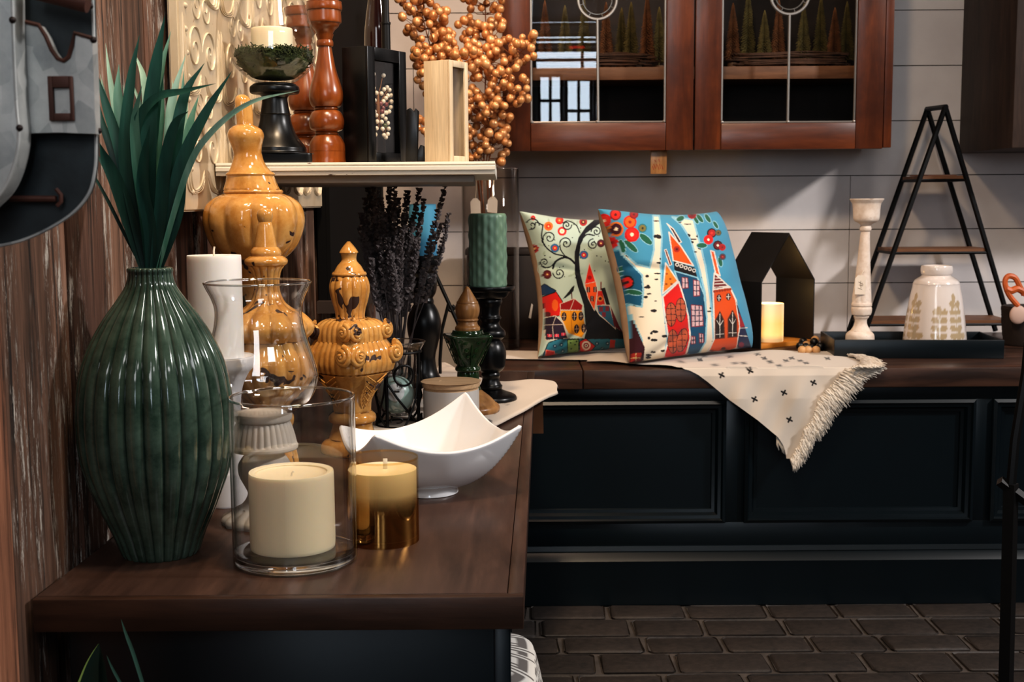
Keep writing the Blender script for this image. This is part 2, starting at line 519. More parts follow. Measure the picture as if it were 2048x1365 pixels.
# ================================================================ table
FL = at_z(58, 1198, ZT); FR = at_z(1047, 1197, ZT); RR = at_z(1065, 838, ZT)
YE = 3.12; Y0 = (FL.y+FR.y)/2
rdx = (RR.x-FR.x)/(RR.y-FR.y)
def table_right(Y): return FR.x + rdx*(Y-Y0)
print('table', FL, FR, RR, rdx)
th = .052
tb = thing('display_table', (0, Y0, 0), 'long dark stained wooden display table along the barn board wall', 'table')
bm = BM()
px0, px1 = wall_x(Y0)+.004, wall_x(YE)+.004
ebw = .014
prism(bm, [(px0, Y0+ebw), (table_right(Y0+ebw)-ebw*1.3, Y0+ebw), (table_right(YE)-ebw*1.3, YE), (px1, YE)], ZT-.03, ZT, bevel=.001)
obj('tabletop', bm, m_table, tb, origin=(0, Y0, 0))
bm = BM(); prism(bm, [(px0, Y0), (table_right(Y0), Y0), (table_right(Y0+ebw), Y0+ebw-.0006), (px0, Y0+ebw-.0006)], ZT-.037, ZT, bevel=.0015)
obj('front_edge', bm, m_tfront, tb, origin=(0, Y0, 0))
bm = BM(); prism(bm, [(table_right(Y0+ebw)-ebw*1.3+.0006, Y0+ebw), (table_right(Y0+ebw), Y0+ebw), (table_right(YE), YE), (table_right(YE)-ebw*1.3+.0006, YE)], ZT-.037, ZT, bevel=.0015)
obj('side_edge', bm, m_table, tb, origin=(0, Y0, 0))
cx1 = at_y(1020, 1300, Y0+.03).x
def panel_frame(bm, x0, x1, z0, z1, y, w=.035, d=.014, mi=0):
    """raised moulding: mitred ring sweeping a stepped profile around a recessed panel, facing -Y"""
    prof = [(0, 0), (0, -.010), (.008, -.014), (.012, -.008), (.020, -.006), (.026, .004), (.034, .006), (.036, d)]
    rings = []
    for s, dy in prof:
        rings.append([bm.verts.new((x, y+dy, z)) for x, z in ((x0+s, z0+s), (x1-s, z0+s), (x1-s, z1-s), (x0+s, z1-s))])
    for a, b_ in zip(rings[:-1], rings[1:]):
        for k in range(4):
            bm.faces.new((a[k], a[(k+1) % 4], b_[(k+1) % 4], b_[k]))
    bm.faces.new(rings[-1])
    return bm
for nm, ya, yb in (('base_cabinet', Y0+.03, Y0+.2), ('base_cabinet', YE-.3, YE-.05)):
    bm = BM(); box(bm, (wall_x(ya)+.03, ya, 0), (cx1, yb, ZT-.0378), .002)
    o_ = obj(nm, bm, m_navy, tb, origin=(0, Y0, 0))
bm = BM(); panel_frame(bm, at_y(300, 1300, Y0+.03).x, at_y(900, 1300, Y0+.03).x, .12, .44, Y0+.028)
panel_frame(bm, at_y(80, 1300, Y0+.03).x, at_y(290, 1300, Y0+.03).x, .12, .44, Y0+.028)
box(bm, (at_y(988, 1300, Y0+.03).x, Y0+.022, 0), (cx1+.001, Y0+.03, ZT-.038), .002)
bmesh.ops.recalc_face_normals(bm, faces=bm.faces)
obj('panel_moulding', bm, m_navy, tb, origin=(0, Y0, 0))

# ================================================================ window bench
BF = at_z(1700, 737, ZB).y; BX0 = at_z(938, 748, ZB).x; BX1 = 2.6
print('bench front', BF)
be = thing('window_bench', (1, BF, 0), 'long navy panelled bench with dark stained plank top along the white wall', 'bench')
bo = (1, BF, 0)
xs = at_z(1168, 745, ZB).x
for a, c in ((BX0, xs-.001), (xs+.001, BX1)):
    bm = BM(); box(bm, (a, BF, ZB-.05), (c, BF+.20, ZB), .003); obj('plank', bm, m_bench, be, origin=bo)
for q in range(3):
    bm = BM(); box(bm, (BX0, BF+.202+q*.21, ZB-.05), (BX1, min(BF+.41+q*.21, YW-.004), ZB), .003); obj('plank', bm, m_bench, be, origin=bo)
yf = BF+.03
def bz(py): return at_y(1300, py, yf).z
bm = BM(); box(bm, (BX0+.02, yf+.012, .0), (BX1, YW-.01, ZB-.051)); obj('carcass', bm, m_navy, be, origin=bo)
def bx(px): return at_y(px, 950, yf).x
# face frame rails and stiles
bm = BM()
zt, zb_ = bz(802), bz(1046)
box(bm, (BX0+.02, yf, zt), (BX1, yf+.02, ZB-.051), .001)
box(bm, (BX0+.02, yf, bz(1100)), (BX1, yf+.02, zb_), .001)
pan = [(BX0+.08, bx(1450)), (bx(1488), bx(1945)), (bx(1980), BX1-.05)]
xx = BX0+.02
for p0, p1 in pan:
    box(bm, (xx, yf, zb_), (p0, yf+.02, zt), .001); xx = p1
obj('face_frame', bm, m_navy, be, origin=bo)
for p0, p1 in pan:
    bm = BM(); panel_frame(bm, p0, p1, zb_, zt, yf-.0005); bmesh.ops.recalc_face_normals(bm, faces=bm.faces)
    for f in bm.faces:
        pass
    obj('panel', bm, m_navy, be, origin=bo)
# base moulding + plinth
zz = [bz(v_) for v_ in (1092, 1100, 1106, 1118, 1128, 1214)]
bm = BM()
pf = [(yf+.012, zz[0]), (yf-.004, zz[0]), (yf-.008, zz[1]-.002), (yf-.006, zz[1]-.004), (yf-.014, zz[2]-.002), (yf-.026, zz[3]), (yf-.024, zz[4]), (yf-.022, 0), (yf+.012, 0)]
prism(bm, [(a, c) for a, c in pf], BX0+.01, BX1, axis='x')
obj('base_moulding', bm, m_navy, be, origin=bo)
# ================================================================ things on the table
# glazed mustard ceramic with chipped patches
def glaze(name, c_lo, c_hi, c_dark, chip=None, chipscale=9, chipth=.632, rough=.12):
    m, nt, b, o = newmat(name)
    v = coords(nt)
    n1 = noise(nt, v, 26, 7, .7)
    col = ramp(nt, n1, [(.36, c_lo), (.64, c_hi)])
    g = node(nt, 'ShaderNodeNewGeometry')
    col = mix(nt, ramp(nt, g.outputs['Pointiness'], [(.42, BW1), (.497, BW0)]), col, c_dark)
    rg = None
    if chip:
        n2 = noise(nt, v, chipscale*2.2, 3, .55, .4)
        pt = ramp(nt, g.outputs['Pointiness'], [(.47, BW0), (.6, BW1)])
        f = math_(nt, 'ADD', n2, math_(nt, 'MULTIPLY', pt, .07))
        f = ramp(nt, f, [(chipth, BW0), (chipth+.012, BW1)])
        col = mix(nt, f, col, chip)
        L(nt, math_(nt, 'ADD', math_(nt, 'MULTIPLY', f, .5), rough), b.inputs['Roughness'])
        L(nt, math_(nt, 'SUBTRACT', .6, math_(nt, 'MULTIPLY', f, .6)), b.inputs['Coat Weight'])
        bump(nt, b, math_(nt, 'SUBTRACT', 1.0, f), .5, .0012)
    else:
        b.inputs['Roughness'].default_value = rough; b.inputs['Coat Weight'].default_value = .5
        bump(nt, b, noise(nt, v, 60, 2), .06, .001)
    b.inputs['Coat Roughness'].default_value = .05
    L(nt, col, b.inputs['Base Color'])
    return m
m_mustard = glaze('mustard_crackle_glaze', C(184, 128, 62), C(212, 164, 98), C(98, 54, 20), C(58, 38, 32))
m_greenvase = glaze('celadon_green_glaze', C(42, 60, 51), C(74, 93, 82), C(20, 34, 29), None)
m_bottle = glaze('bottle_green_glaze', C(24, 44, 26), C(44, 66, 38), C(8, 16, 10), None)
m_glass = thin_glass('clear_glass', edge=(.72, .74, .74), refl=2.0, edge_pow=6)
m_glass2 = thin_glass('clear_glass_faint')
m_glasssolid, nt, b, o = newmat('thick_glass'); b.inputs['Transmission Weight'].default_value = 1; b.inputs['Roughness'].default_value = .02; b.inputs['Base Color'].default_value = (.92, .96, .97, 1)
m_rimglass = thin_glass('glass_rim', tint=(.95, .97, .97), edge=(.7, .73, .75), refl=9.0)
def rim_ring(r, z, w, parent):
    bm = tube(BM(), [(r*math.cos(2*PI*k/96), r*math.sin(2*PI*k/96), z) for k in range(96)], w, 8, closed=True)
    return obj('rim', bm, m_rimglass, parent, smooth=180)
m_turned = wood('turned_wood', C(120, 78, 42), C(186, 138, 84), (6, 6, 1), 5, .4, .2, .15)
m_wick = M('cotton_wick', C(225, 215, 195), .8)

# ---- ribbed green vase
p = Px(322, 1106, ZT)
t = thing('ribbed_vase', p.base, 'large dark green ribbed ceramic vase holding long grass leaves', 'vase')
rows = [(1106, 70), (1102, 76), (1060, 92), (1000, 119), (930, 144), (860, 153), (800, 152), (740, 143), (690, 125), (640, 97), (600, 68), (572, 50), (550, 44), (541, 45), (536, 43), (541, 36), (600, 40)]
pr = p.prof(rows)
ztop = p.z(541)
amp = lambda z: .045+.03*max(0, 1-z/ztop) if z < ztop*.93 else .03
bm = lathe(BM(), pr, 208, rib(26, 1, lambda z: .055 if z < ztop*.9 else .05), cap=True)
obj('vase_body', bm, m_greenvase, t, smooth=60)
vase_top = p.base+Vector((0, 0, p.z(541)))
# ---- grass leaves in the vase
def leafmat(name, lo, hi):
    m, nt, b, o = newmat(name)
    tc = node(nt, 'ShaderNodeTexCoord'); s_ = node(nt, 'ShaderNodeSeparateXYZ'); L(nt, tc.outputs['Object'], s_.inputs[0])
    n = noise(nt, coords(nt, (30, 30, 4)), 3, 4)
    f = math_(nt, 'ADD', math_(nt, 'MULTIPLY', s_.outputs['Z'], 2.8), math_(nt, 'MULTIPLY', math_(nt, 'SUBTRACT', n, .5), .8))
    L(nt, ramp(nt, f, [(.1, lo), (.85, hi)]), b.inputs['Base Color']); b.inputs['Roughness'].default_value = .42  # dark base to lighter tip: lighting and leaf tone both put into the colour
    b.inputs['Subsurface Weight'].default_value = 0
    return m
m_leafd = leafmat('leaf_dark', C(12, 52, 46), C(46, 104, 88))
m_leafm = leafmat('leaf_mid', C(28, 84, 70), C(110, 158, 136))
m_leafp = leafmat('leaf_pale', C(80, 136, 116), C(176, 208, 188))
gp = thing('grass_plant', vase_top, 'spray of long blue green grass leaves standing in the ribbed green vase', 'plant')
def blade(px_pts, dys, wmax, mat, root, name='leaf', fold=.25, Yb=None, nseg=7):
    Yb = Yb or root.location.y
    P = [at_y(x, y, Yb+d) for (x, y), d in zip(px_pts, dys)]
    P = catmull(P, nseg); N = len(P)
    W = wmax*scale_at((P[0].x, Yb, P[0].z))
    bm = BM(); prev = None
    for i, q in enumerate(P):
        s = i/(N-1)
        tdir = (P[min(i+1, N-1)]-P[max(i-1, 0)]).normalized()
        side = tdir.cross(Vector((.15, -1, .25))).normalized()
        nrm = side.cross(tdir)
        w = W*.5*(.55+.75*math.sin(PI*min(1, s*1.15)**.8)*.6)*(1 if s < .7 else max(.03, 1-((s-.7)/.3)**1.6))
        r_ = [bm.verts.new(q-side*w+nrm*w*fold), bm.verts.new(q), bm.verts.new(q+side*w+nrm*w*fold)]
        if prev:
            for k in (0, 1): bm.faces.new((prev[k], prev[k+1], r_[k+1], r_[k]))
        prev = r_
    return obj(name, bm, mat, root, origin=root.location, smooth=180)
LEAVES = [
 ([(300, 548), (292, 440), (282, 340), (262, 260), (246, 170)], 24, 2, .06), ([(310, 548), (308, 440), (310, 330), (300, 230), (280, 150)], 26, 2, .07), ([(318, 548), (330, 440), (345, 340), (352, 240), (344, 160)], 26, 2, .07), ([(290, 548), (268, 440), (240, 350), (226, 260), (206, 190)], 22, 1, .05), ([(326, 548), (345, 440), (368, 330), (380, 250), (398, 190)], 24, 1, .05), ([(322, 548), (336, 440), (352, 350), (366, 280), (376, 200)], 24, 2, .08), ([(296, 548), (284, 440), (270, 350), (258, 280), (232, 200)], 24, 1, .04),  # control points (photo px), width px, tone
 ([(292, 548), (268, 420), (250, 300), (262, 160), (279, 70)], 26, 0, -.01), ([(300, 548), (296, 380), (300, 230), (314, 120), (330, 30)], 32, 0, -.02),
 ([(305, 548), (300, 400), (306, 270), (320, 150), (342, 62)], 24, 1, .03), ([(310, 548), (322, 420), (338, 300), (345, 200), (372, 108)], 26, 2, .04),
 ([(318, 548), (330, 420), (350, 290), (370, 190), (409, 126)], 28, 0, .0), ([(325, 548), (345, 400), (370, 310), (415, 220), (464, 142)], 26, 0, -.01),
 ([(320, 548), (322, 420), (330, 330), (350, 250), (377, 222)], 26, 0, -.03), ([(300, 548), (278, 380), (272, 260), (310, 198), (370, 182), (432, 167)], 20, 0, -.035),
 ([(296, 548), (262, 400), (240, 300), (212, 210), (192, 141)], 24, 0, .0), ([(292, 548), (268, 420), (244, 290), (222, 170), (211, 86)], 16, 2, .05),
 ([(300, 548), (290, 400), (296, 260), (288, 160), (268, 104)], 20, 2, .06), ([(290, 548), (262, 380), (246, 270), (236, 190), (238, 128)], 26, 1, .02),
 ([(285, 548), (262, 430), (230, 320), (206, 250), (198, 205)], 18, 0, .01), ([(282, 548), (262, 450), (235, 370), (212, 320), (199, 286)], 30, 0, -.015),
 ([(335, 548), (372, 350), (420, 268), (500, 206), (598, 181)], 13, 2, -.05), ([(312, 548), (300, 440), (298, 330), (310, 250), (328, 146)], 26, 0, .01),
 ([(288, 548), (274, 440), (262, 330), (252, 240), (256, 160)], 22, 1, .03), ([(306, 548), (288, 430), (280, 330), (288, 240), (258, 150)], 20, 2, .05),
 ([(296, 548), (276, 440), (248, 330), (220, 230), (200, 148)], 18, 2, .05), ([(316, 548), (340, 420), (352, 320), (362, 220), (368, 140)], 20, 1, .03),
 ([(300, 548), (292, 440), (276, 330), (270, 240), (284, 170)], 24, 1, -.02), ([(312, 548), (318, 430), (312, 330), (322, 230), (326, 140)], 22, 1, .04),
 ([(279, 546), (250, 470), (215, 400), (190, 356), (170, 330)], 7, 0, .0), ([(284, 546), (255, 440), (225, 370), (196, 312), (180, 280)], 6, 1, .02),
 ([(330, 548), (352, 440), (362, 360), (372, 300), (392, 250)], 24, 0, .02), ([(302, 548), (300, 460), (286, 380), (290, 310), (300, 250)], 26, 0, -.03),
]
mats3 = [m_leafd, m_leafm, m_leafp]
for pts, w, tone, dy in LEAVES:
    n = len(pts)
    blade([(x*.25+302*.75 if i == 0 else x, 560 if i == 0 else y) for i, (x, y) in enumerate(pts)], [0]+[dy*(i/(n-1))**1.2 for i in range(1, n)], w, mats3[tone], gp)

# ---- clear glass cylinder and cream candle
p = Px(592, 1120, ZT)
t = thing('glass_cylinder', p.base, 'clear glass cylinder vase with a cream candle inside, nearest the table front', 'vase')
h = p.z(794); r0 = p.m(123); thk = .0028
bt = .014
bm = lathe(BM(), [(r0*.94, 0), (r0*.985, .001), (r0, .004), (r0, .02)] + [(r0*(1+.006*k/8), .02+(h-.024)*k/8) for k in range(1, 9)] + [(r0*1.005-thk*.3, h), (r0*1.0-thk*.8, h), (r0*1.002-thk, h-.003)] + [(r0-thk, .02+(h-.024)*k/6) for k in range(5, -1, -1)], 96, cap=False)
obj('glass_wall', bm, m_glass, t, smooth=50); rim_ring(r0*1.003-thk*.5, h+.0004, .0016, t)
bm = lathe(BM(), smooth_prof([(r0*.90, .0005), (r0*.97, .002), (r0*.986, .006), (r0*.972, bt-.003), None, (r0*.90, bt), (.002, bt)]), 96, cap=True)
obj('glass_base', bm, m_glasssolid, t, smooth=50)
cyl_h = bt
p2 = Px(587, 1116, ZT)
t = thing('pillar_candle', p2.base+Vector((0, 0, bt+.0005)), 'short wide cream pillar candle inside the glass cylinder', 'candle')
hw = p2.m(84); hc = p2.z(944)-bt
bm = lathe(BM(), smooth_prof([(hw*.96, 0), (hw, .004), (hw, hc*.5), (hw*.995, hc-.004), (hw*.96, hc), (hw*.84, hc-.0005), (hw*.8, hc-.003), (hw*.3, hc-.006), (.001, hc-.006)], 4), 80)
obj('wax', bm, m_cream, t, smooth=60)
bm = tube(BM(), [(0, 0, hc-.007), (.001, 0, hc-.002), (.003, 0, hc+.0)], .0012); obj('wick', bm, m_wick, t)

# ---- gold ombre candle jar
m_gold, nt, b, o = newmat('amber_gold_mirror'); nt.nodes.remove(b)
tc = node(nt, 'ShaderNodeTexCoord'); sp = node(nt, 'ShaderNodeSeparateXYZ'); L(nt, tc.outputs['Object'], sp.inputs[0])
f = ramp(nt, math_(nt, 'ADD', math_(nt, 'MULTIPLY', sp.outputs['Z'], 9.5), 0), [(.10, (.93,)*3), (.34, (.86,)*3), (.62, (.22,)*3), (.95, (.06,)*3)])
tr = node(nt, 'ShaderNodeBsdfTransparent'); tr.inputs['Color'].default_value = (1, .95, .84, 1)
gl = node(nt, 'ShaderNodeBsdfGlossy'); gl.inputs['Color'].default_value = C(186, 138, 78); gl.inputs['Roughness'].default_value = .05
ms = node(nt, 'ShaderNodeMixShader'); L(nt, f, ms.inputs[0]); L(nt, tr.outputs[0], ms.inputs[1]); L(nt, gl.outputs[0], ms.inputs[2]); L(nt, ms.outputs[0], o.inputs['Surface'])
p = Px(767, 1081, ZT)
t = thing('candle_jar', p.base, 'gold mirrored glass candle jar beside the glass cylinder', 'candle jar')
h = p.z(918); r0 = p.m(71)
bm = lathe(BM(), smooth_prof([(r0*.93, .0), (r0*.98, .001), (r0, .004), (r0*1.0, h*.5), (r0*1.01, h-.001), (r0*.995, h), (r0*.97, h-.001), (r0*.965, h*.5), (r0*.965, .008)], 4), 96, cap=True)
obj('glass', bm, m_gold, t, smooth=60)
wt = p.z(938)
bm = lathe(BM(), smooth_prof([(r0*.95, h*.06), (r0*.955, h*.1), (r0*.955, h*.5), (r0*.955, wt), None, (r0*.3, wt-.0006), (.001, wt-.0006)], 3), 64)
obj('wax', bm, M('vanilla_wax', C(246, 232, 200), .4, sss=.2), t)
bm = box(BM(), (-.0028, -.0006, wt-.002), (.0028, .0006, wt+.013), .0004); obj('wick', bm, m_wick, t, loc=(.004, 0, 0))

# ---- white four-cornered bowl
cz = .001
D_, C_, B_, A_ = (Vector(v) for v in ((-.190, 1.71, .1085), (.010, 1.785, .107), (-.074, 1.945, .131), (-.262, 1.885, .090)))
cen = (A_+B_+C_+D_)/4; cen.z = 0
bo_ = Vector((cen.x+.004, cen.y-.012, ZT))
nu = 61
us = np.linspace(-1, 1, nu)
def bowl_pt(u, v):
    r = max(abs(u), abs(v))
    if r < 1e-6: return (bo_.x, bo_.y, ZT+.012)
    a, c = u/r, v/r                                   # point on the rim square
    s, q = (a+1)/2, (c+1)/2
    rim = (D_*(1-s)*(1-q)+C_*s*(1-q)+B_*s*q+A_*(1-s)*q)
    e = 1-min(abs(a), abs(c))                          # 0 at corner, 1 at mid edge
    sag = .030*(1-(1-e)**2)**1.2
    hx, hy = rim.x-bo_.x, rim.y-bo_.y
    k = 1+.10*e*(1-.2*e)                               # edges bow outwards
    rr = r**.86
    zz = .010+(rim.z-.010-sag)*r**2.3
    return (bo_.x+hx*k*rr, bo_.y+hy*k*rr, ZT+zz)
P = np.array([[bowl_pt(u, v) for u in us] for v in us])
t = thing('square_bowl', bo_, 'white glazed square bowl with four upswept pointed corners', 'bowl')
o = grid_mesh('bowl_shell', P, m_white, t, origin=bo_)
md = o.modifiers.new('solid', 'SOLIDIFY'); md.thickness = .006; md.offset = -1
md2 = o.modifiers.new('bev', 'BEVEL'); md2.width = .0022; md2.segments = 3; md2.limit_method = 'ANGLE'; md2.angle_limit = math.radians(60)
bm = lathe(BM(), smooth_prof([(.040, 0), (.044, .001), (.043, .008), (.05, .016)], 3), 48, cap=True); obj('foot', bm, m_white, t)

# ---- white column candle holder and white pillar candle
p = Px(447, 1006, ZT)
t = thing('candle_holder', p.base, 'white ceramic column candle holder behind the green vase', 'candle holder')
rows = [(1006, 52), (1002, 54), (945, 54), (941, 53), None, (941, 53), (938, 51), (890, 47), (830, 40), (780, 44), (750, 56), (738, 66), (730, 70), (716, 71), (712, 69), None, (712, 69), (716, 60), (718, 5)]
bm = lathe(BM(), p.prof(rows, 4), 72); obj('column', bm, M('white_stone', C(222, 222, 226), .5, var=.03), t, smooth=40)
zc = p.z(718)
p3 = Px(442, 720, Y=p.base.y)
t = thing('pillar_candle', (p.base.x-.002, p.base.y, p.base.z+zc+.001), 'tall white pillar candle on the white column holder', 'candle')
hw = p3.m(53); hc = p.z(512)-zc
bm = lathe(BM(), smooth_prof([(hw*.98, 0), (hw, .004), (hw, hc*.5), (hw, hc-.007), (hw*.95, hc-.001), (hw*.8, hc), (.002, hc-.003)], 4), 64)
obj('wax', bm, m_wax, t, smooth=60)
bm = tube(BM(), [(0, 0, hc-.004), (0, 0, hc+.006), (.001, 0, hc+.012)], .0014); obj('wick', bm, m_wick, t)

# ---- carved grey pedestal with glass hurricane
m_grey = M('whitewashed_wood', C(190, 182, 172), .6, var=.12, vscale=25, bmp=.1)
m_grey2 = M('pale_metal_foot', C(176, 172, 166), .38, metal=.35, var=.2, vscale=30)
p = Px(532, 1043, ZT)
t = thing('candle_pedestal', p.base, 'pale carved pedestal candle holder seen through the glass cylinder', 'candle holder')
rows = [(1043, 86), (1036, 88), (1028, 84), (1018, 66), (1010, 50), None, (1010, 50), (1000, 40), (985, 34), (970, 40), (950, 50), (930, 52), (915, 44), (906, 36), (902, 38), None, (902, 38), (899, 64), (893, 68), (888, 67), None, (888, 66), (870, 62), (850, 56), (842, 52), None, (842, 54), (838, 57), (828, 58), (825, 56), (828, 50), (829, 4)]
zf = p.z(1012); zb1, zb2 = p.z(888), p.z(843)
def pm_(th, i, z):
    if z < zf: return 1-.07*(1-abs(math.cos(9*th)))
    if zb1 < z < zb2: return 1-.05*(1-abs(math.cos(15*th)))
    return 1
bm = lathe(BM(), p.prof(rows, 5), 180, pm_); obj('pedestal', bm, m_grey, t, smooth=40)
ptop = p.base+Vector((0, 0, p.z(829)))
q = Px(529, 829, Y=p.base.y)
t = thing('hurricane_glass', ptop+Vector((-.002, 0, .0006)), 'clear flared hurricane glass standing on the pale carved pedestal', 'glass')
rows = [(829, 56), (822, 70), (806, 94), (780, 110), (752, 115), (720, 108), (685, 97), (650, 88), (620, 86), (598, 92), (580, 101), (567, 107)]
zr = [(q.m(r[1], r[0]), q.z(r[0])-q.z(829)) for r in rows]
o_ = smooth_prof(zr, 6); inn = [(a-.0022, c) for a, c in o_[::-1]]
bm = lathe(BM(), o_+[(o_[-1][0]-.001, o_[-1][1]+.001)]+inn, 96, cap=False); obj('glass_shade', bm, m_glass, t, smooth=180); rim_ring(o_[-1][0]-.001, o_[-1][1]+.001, .0014, t)

# ---- three mustard finials
def volutes(bm, zc, Rf, r, face_angles, off, w):
    """raised scroll spirals lying on flat faces, one near each end of every face"""
    for a in face_angles:
        er = Vector((math.cos(a), math.sin(a), 0)); et = Vector((-math.sin(a), math.cos(a), 0)); ez = Vector((0, 0, 1))
        for s in (-1, 1):
            c = er*Rf+et*(s*off)+ez*zc
            pts = []
            for q in range(34):
                u = q/33; ang = PI/2-s*(u*4.2*PI)
                rr = r*(1-u*.86)
                pts.append(c+et*(rr*math.cos(ang))+ez*(rr*math.sin(ang))+er*(.30*r*u-.18*r*(1-u)))
            tube(bm, pts, [w*(1.15-.35*q/33) for q in range(34)], 8)
            ball(bm, c+er*.22*r, r*.26, 10, 8)
    return bm
# A: tall with pumpkin body
p = Px(523, 937, ZT)
t = thing('ceramic_finial', p.base, 'tallest mustard glazed finial with a pumpkin shaped body', 'finial', 'mustard finials')
rows = [(937, 44), (930, 46), (905, 42), (880, 34), (840, 30), (800, 34), (740, 40), (700, 44), (660, 44), (630, 42), (600, 40), (560, 42), (535, 46), (522, 52), None, (522, 52), (510, 68), (490, 86), (460, 98), (437, 101), (412, 95), (396, 78), (388, 60), None, (388, 57), (384, 59), (380, 57), None, (380, 55, -3), (366, 50, -4), (352, 47, -5), None, (352, 47, -5), (349, 49, -5), (345, 46, -5), None, (345, 44, -5), (330, 34, -8), (308, 28, -9), (290, 31, -11), (274, 36, -12), (262, 34, -12), (254, 26, -13), (250, 18, -13), None, (250, 17, -13), (225, 17.5, -14), (205, 17, -16), (194, 13, -17), (189, 5, -17)]
za, zb3 = p.z(520), p.z(389); zm = (za+zb3)/2; zs1, zs2 = p.z(380), p.z(353); zt_ = p.z(250)
def pa(th, i, z):
    if za < z < zb3: return 1-.085*math.sin(PI*(z-za)/(zb3-za))**.6*(1-abs(math.cos(5.5*th)))**1.2
    if zs1 < z < zs2: return 1+.03*abs(math.sin(7*th))*(1-(z-zs1)/(zs2-zs1))
    if z > zt_: return 1-.12*(1-abs(math.cos(1.5*th)))
    return 1
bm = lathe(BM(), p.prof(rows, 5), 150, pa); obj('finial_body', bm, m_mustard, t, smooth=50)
# B: middle, seen through the hurricane
p = Px(545, 970, ZT)
t = thing('ceramic_finial', p.base, 'mustard glazed finial with a ball tip standing behind the hurricane glass', 'finial', 'mustard finials')
rows = [(970, 60), (960, 62), (940, 58), (890, 48), (858, 38), None, (858, 40), (846, 46), (832, 46), (822, 38), None, (822, 38), (806, 44), (785, 66), (760, 86), (735, 92), (712, 88), (692, 76), (680, 70), None, (680, 74), (668, 88), (654, 93), (642, 88), (630, 76), (622, 66), None, (622, 60), (612, 44), (600, 33), (580, 26), (560, 26), (542, 30), (530, 38), None, (530, 40), (524, 43), (518, 41), (512, 32), None, (512, 30), (506, 31), (500, 29), (494, 24), None, (494, 23), (470, 19), (450, 15), (444, 13), None, (444, 13), (436, 15.5), (427, 16), (419, 12), (416, 4)]
z1, z2, z3, z4, z5, z6 = p.z(822), p.z(681), p.z(620), p.z(532), p.z(964), p.z(860)
def pb(th, i, z):
    if z1 < z < z2: return 1-.07*(1-abs(math.cos(8*th)))
    if z2 <= z < z3: return 1-.10*(1-abs(math.cos(6*th)))
    if z3 < z < z4: return 1-.10*(1-abs(math.cos(6*th)))
    if z5 < z < z6 or z < z6: return 1-.12*(1-abs(math.cos(6*th)))
    return 1
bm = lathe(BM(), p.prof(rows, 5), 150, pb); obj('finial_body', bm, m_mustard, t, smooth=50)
# C: right, square scrolled body
p = Px(706, 905, ZT)
t = thing('ceramic_finial', p.base, 'smallest mustard glazed finial with scrolled square body and ribbed bulb', 'finial', 'mustard finials')
rows = [(905, 60), (900, 62), (886, 60), (874, 48), None, (874, 48), (864, 44), (850, 40), (842, 42), None, (842, 46), (836, 48), (828, 46), (822, 38), None, (822, 36), (800, 38), (775, 50), (755, 66), (742, 76), None, (742, 76), (738, 80), (722, 84), (700, 80), (686, 72), (680, 68), None, (680, 68), (676, 68), (664, 68), (650, 64), (641, 54), (636, 40), None, (636, 30), (620, 31), (600, 37), (577, 41), (560, 38), (551, 33), None, (551, 34), (548, 35), (544, 33), None, (544, 31), (532, 24), (524, 17), (518, 15), (510, 16), (505, 18), None, (505, 19), (498, 15), (490, 9), (483, 3)]
rr_ = p.prof(rows, 5)
q1, q2, q3, q4, q5 = p.z(742), p.z(681), p.z(637), p.z(552), p.z(822)
SQ0 = math.radians(52)
def sqf(th, n=3.4):
    a = th-SQ0; c, s = abs(math.cos(a)), abs(math.sin(a))
    return (c**n+s**n)**(-1/n)
def pc(th, i, z):
    if z < q5: return .92*sqf(th, 3) if z < p.z(874) else 1
    if z < q1: return sqf(th)*.92
    if z < q2: return sqf(th, 4)*.90*(1-.035*(1-abs(math.cos(16*th))))
    if z < q3: return sqf(th, 4)*.90*(1-.04*(1-abs(math.cos(14*th))))
    if z < q4: return 1-.08*(1-abs(math.cos(6*th)))
    return 1
bm = lathe(BM(), rr_, 168, pc)
FA = [SQ0+k*PI/2 for k in range(4)]
volutes(bm, p.z(704), p.m(84)*.87, p.m(19), FA, p.m(84)*.60, p.m(5.5))
volutes(bm, p.z(660), p.m(68)*.87, p.m(16), FA, p.m(68)*.60, p.m(4.6))
for k in range(4):      # leaf veins on the tapered panels
    a = SQ0+PI/4*2*k+PI/4
    for f_ in (0,):
        er = Vector((math.cos(a+0), math.sin(a+0), 0))
    aa = SQ0+k*PI/2
    er = Vector((math.cos(aa), math.sin(aa), 0)); et = Vector((-math.sin(aa), math.cos(aa), 0))
    for j in range(6):
        yy = 752+j*10; zz = p.z(yy); rad_ = p.m(78-j*6.4)*.90
        for s in (-1, 1):
            tube(bm, [er*(rad_*.985)+et*(s*.002)+Vector((0, 0, zz-.006)), er*(rad_*1.01)+et*(s*p.m(26-j*3.0))+Vector((0, 0, zz+.006))], p.m(1.6), 5)
obj('finial_body', bm, m_mustard, t, smooth=50)

# ---- tote bag spread at the far end of the table
m_tote = vcol_mat('tote_canvas', .9, .3, 900, .2)
TO = at_z(960, 800, ZT)
outl = [(884, 728), (905, 741), (930, 752), (1000, 770), (1058, 766), (1104, 770), (1115, 790), (1090, 806), (1040, 834), (975, 862), (945, 866), (915, 862), (800, 868), (735, 878), (735, 862), (760, 838), (840, 800)]
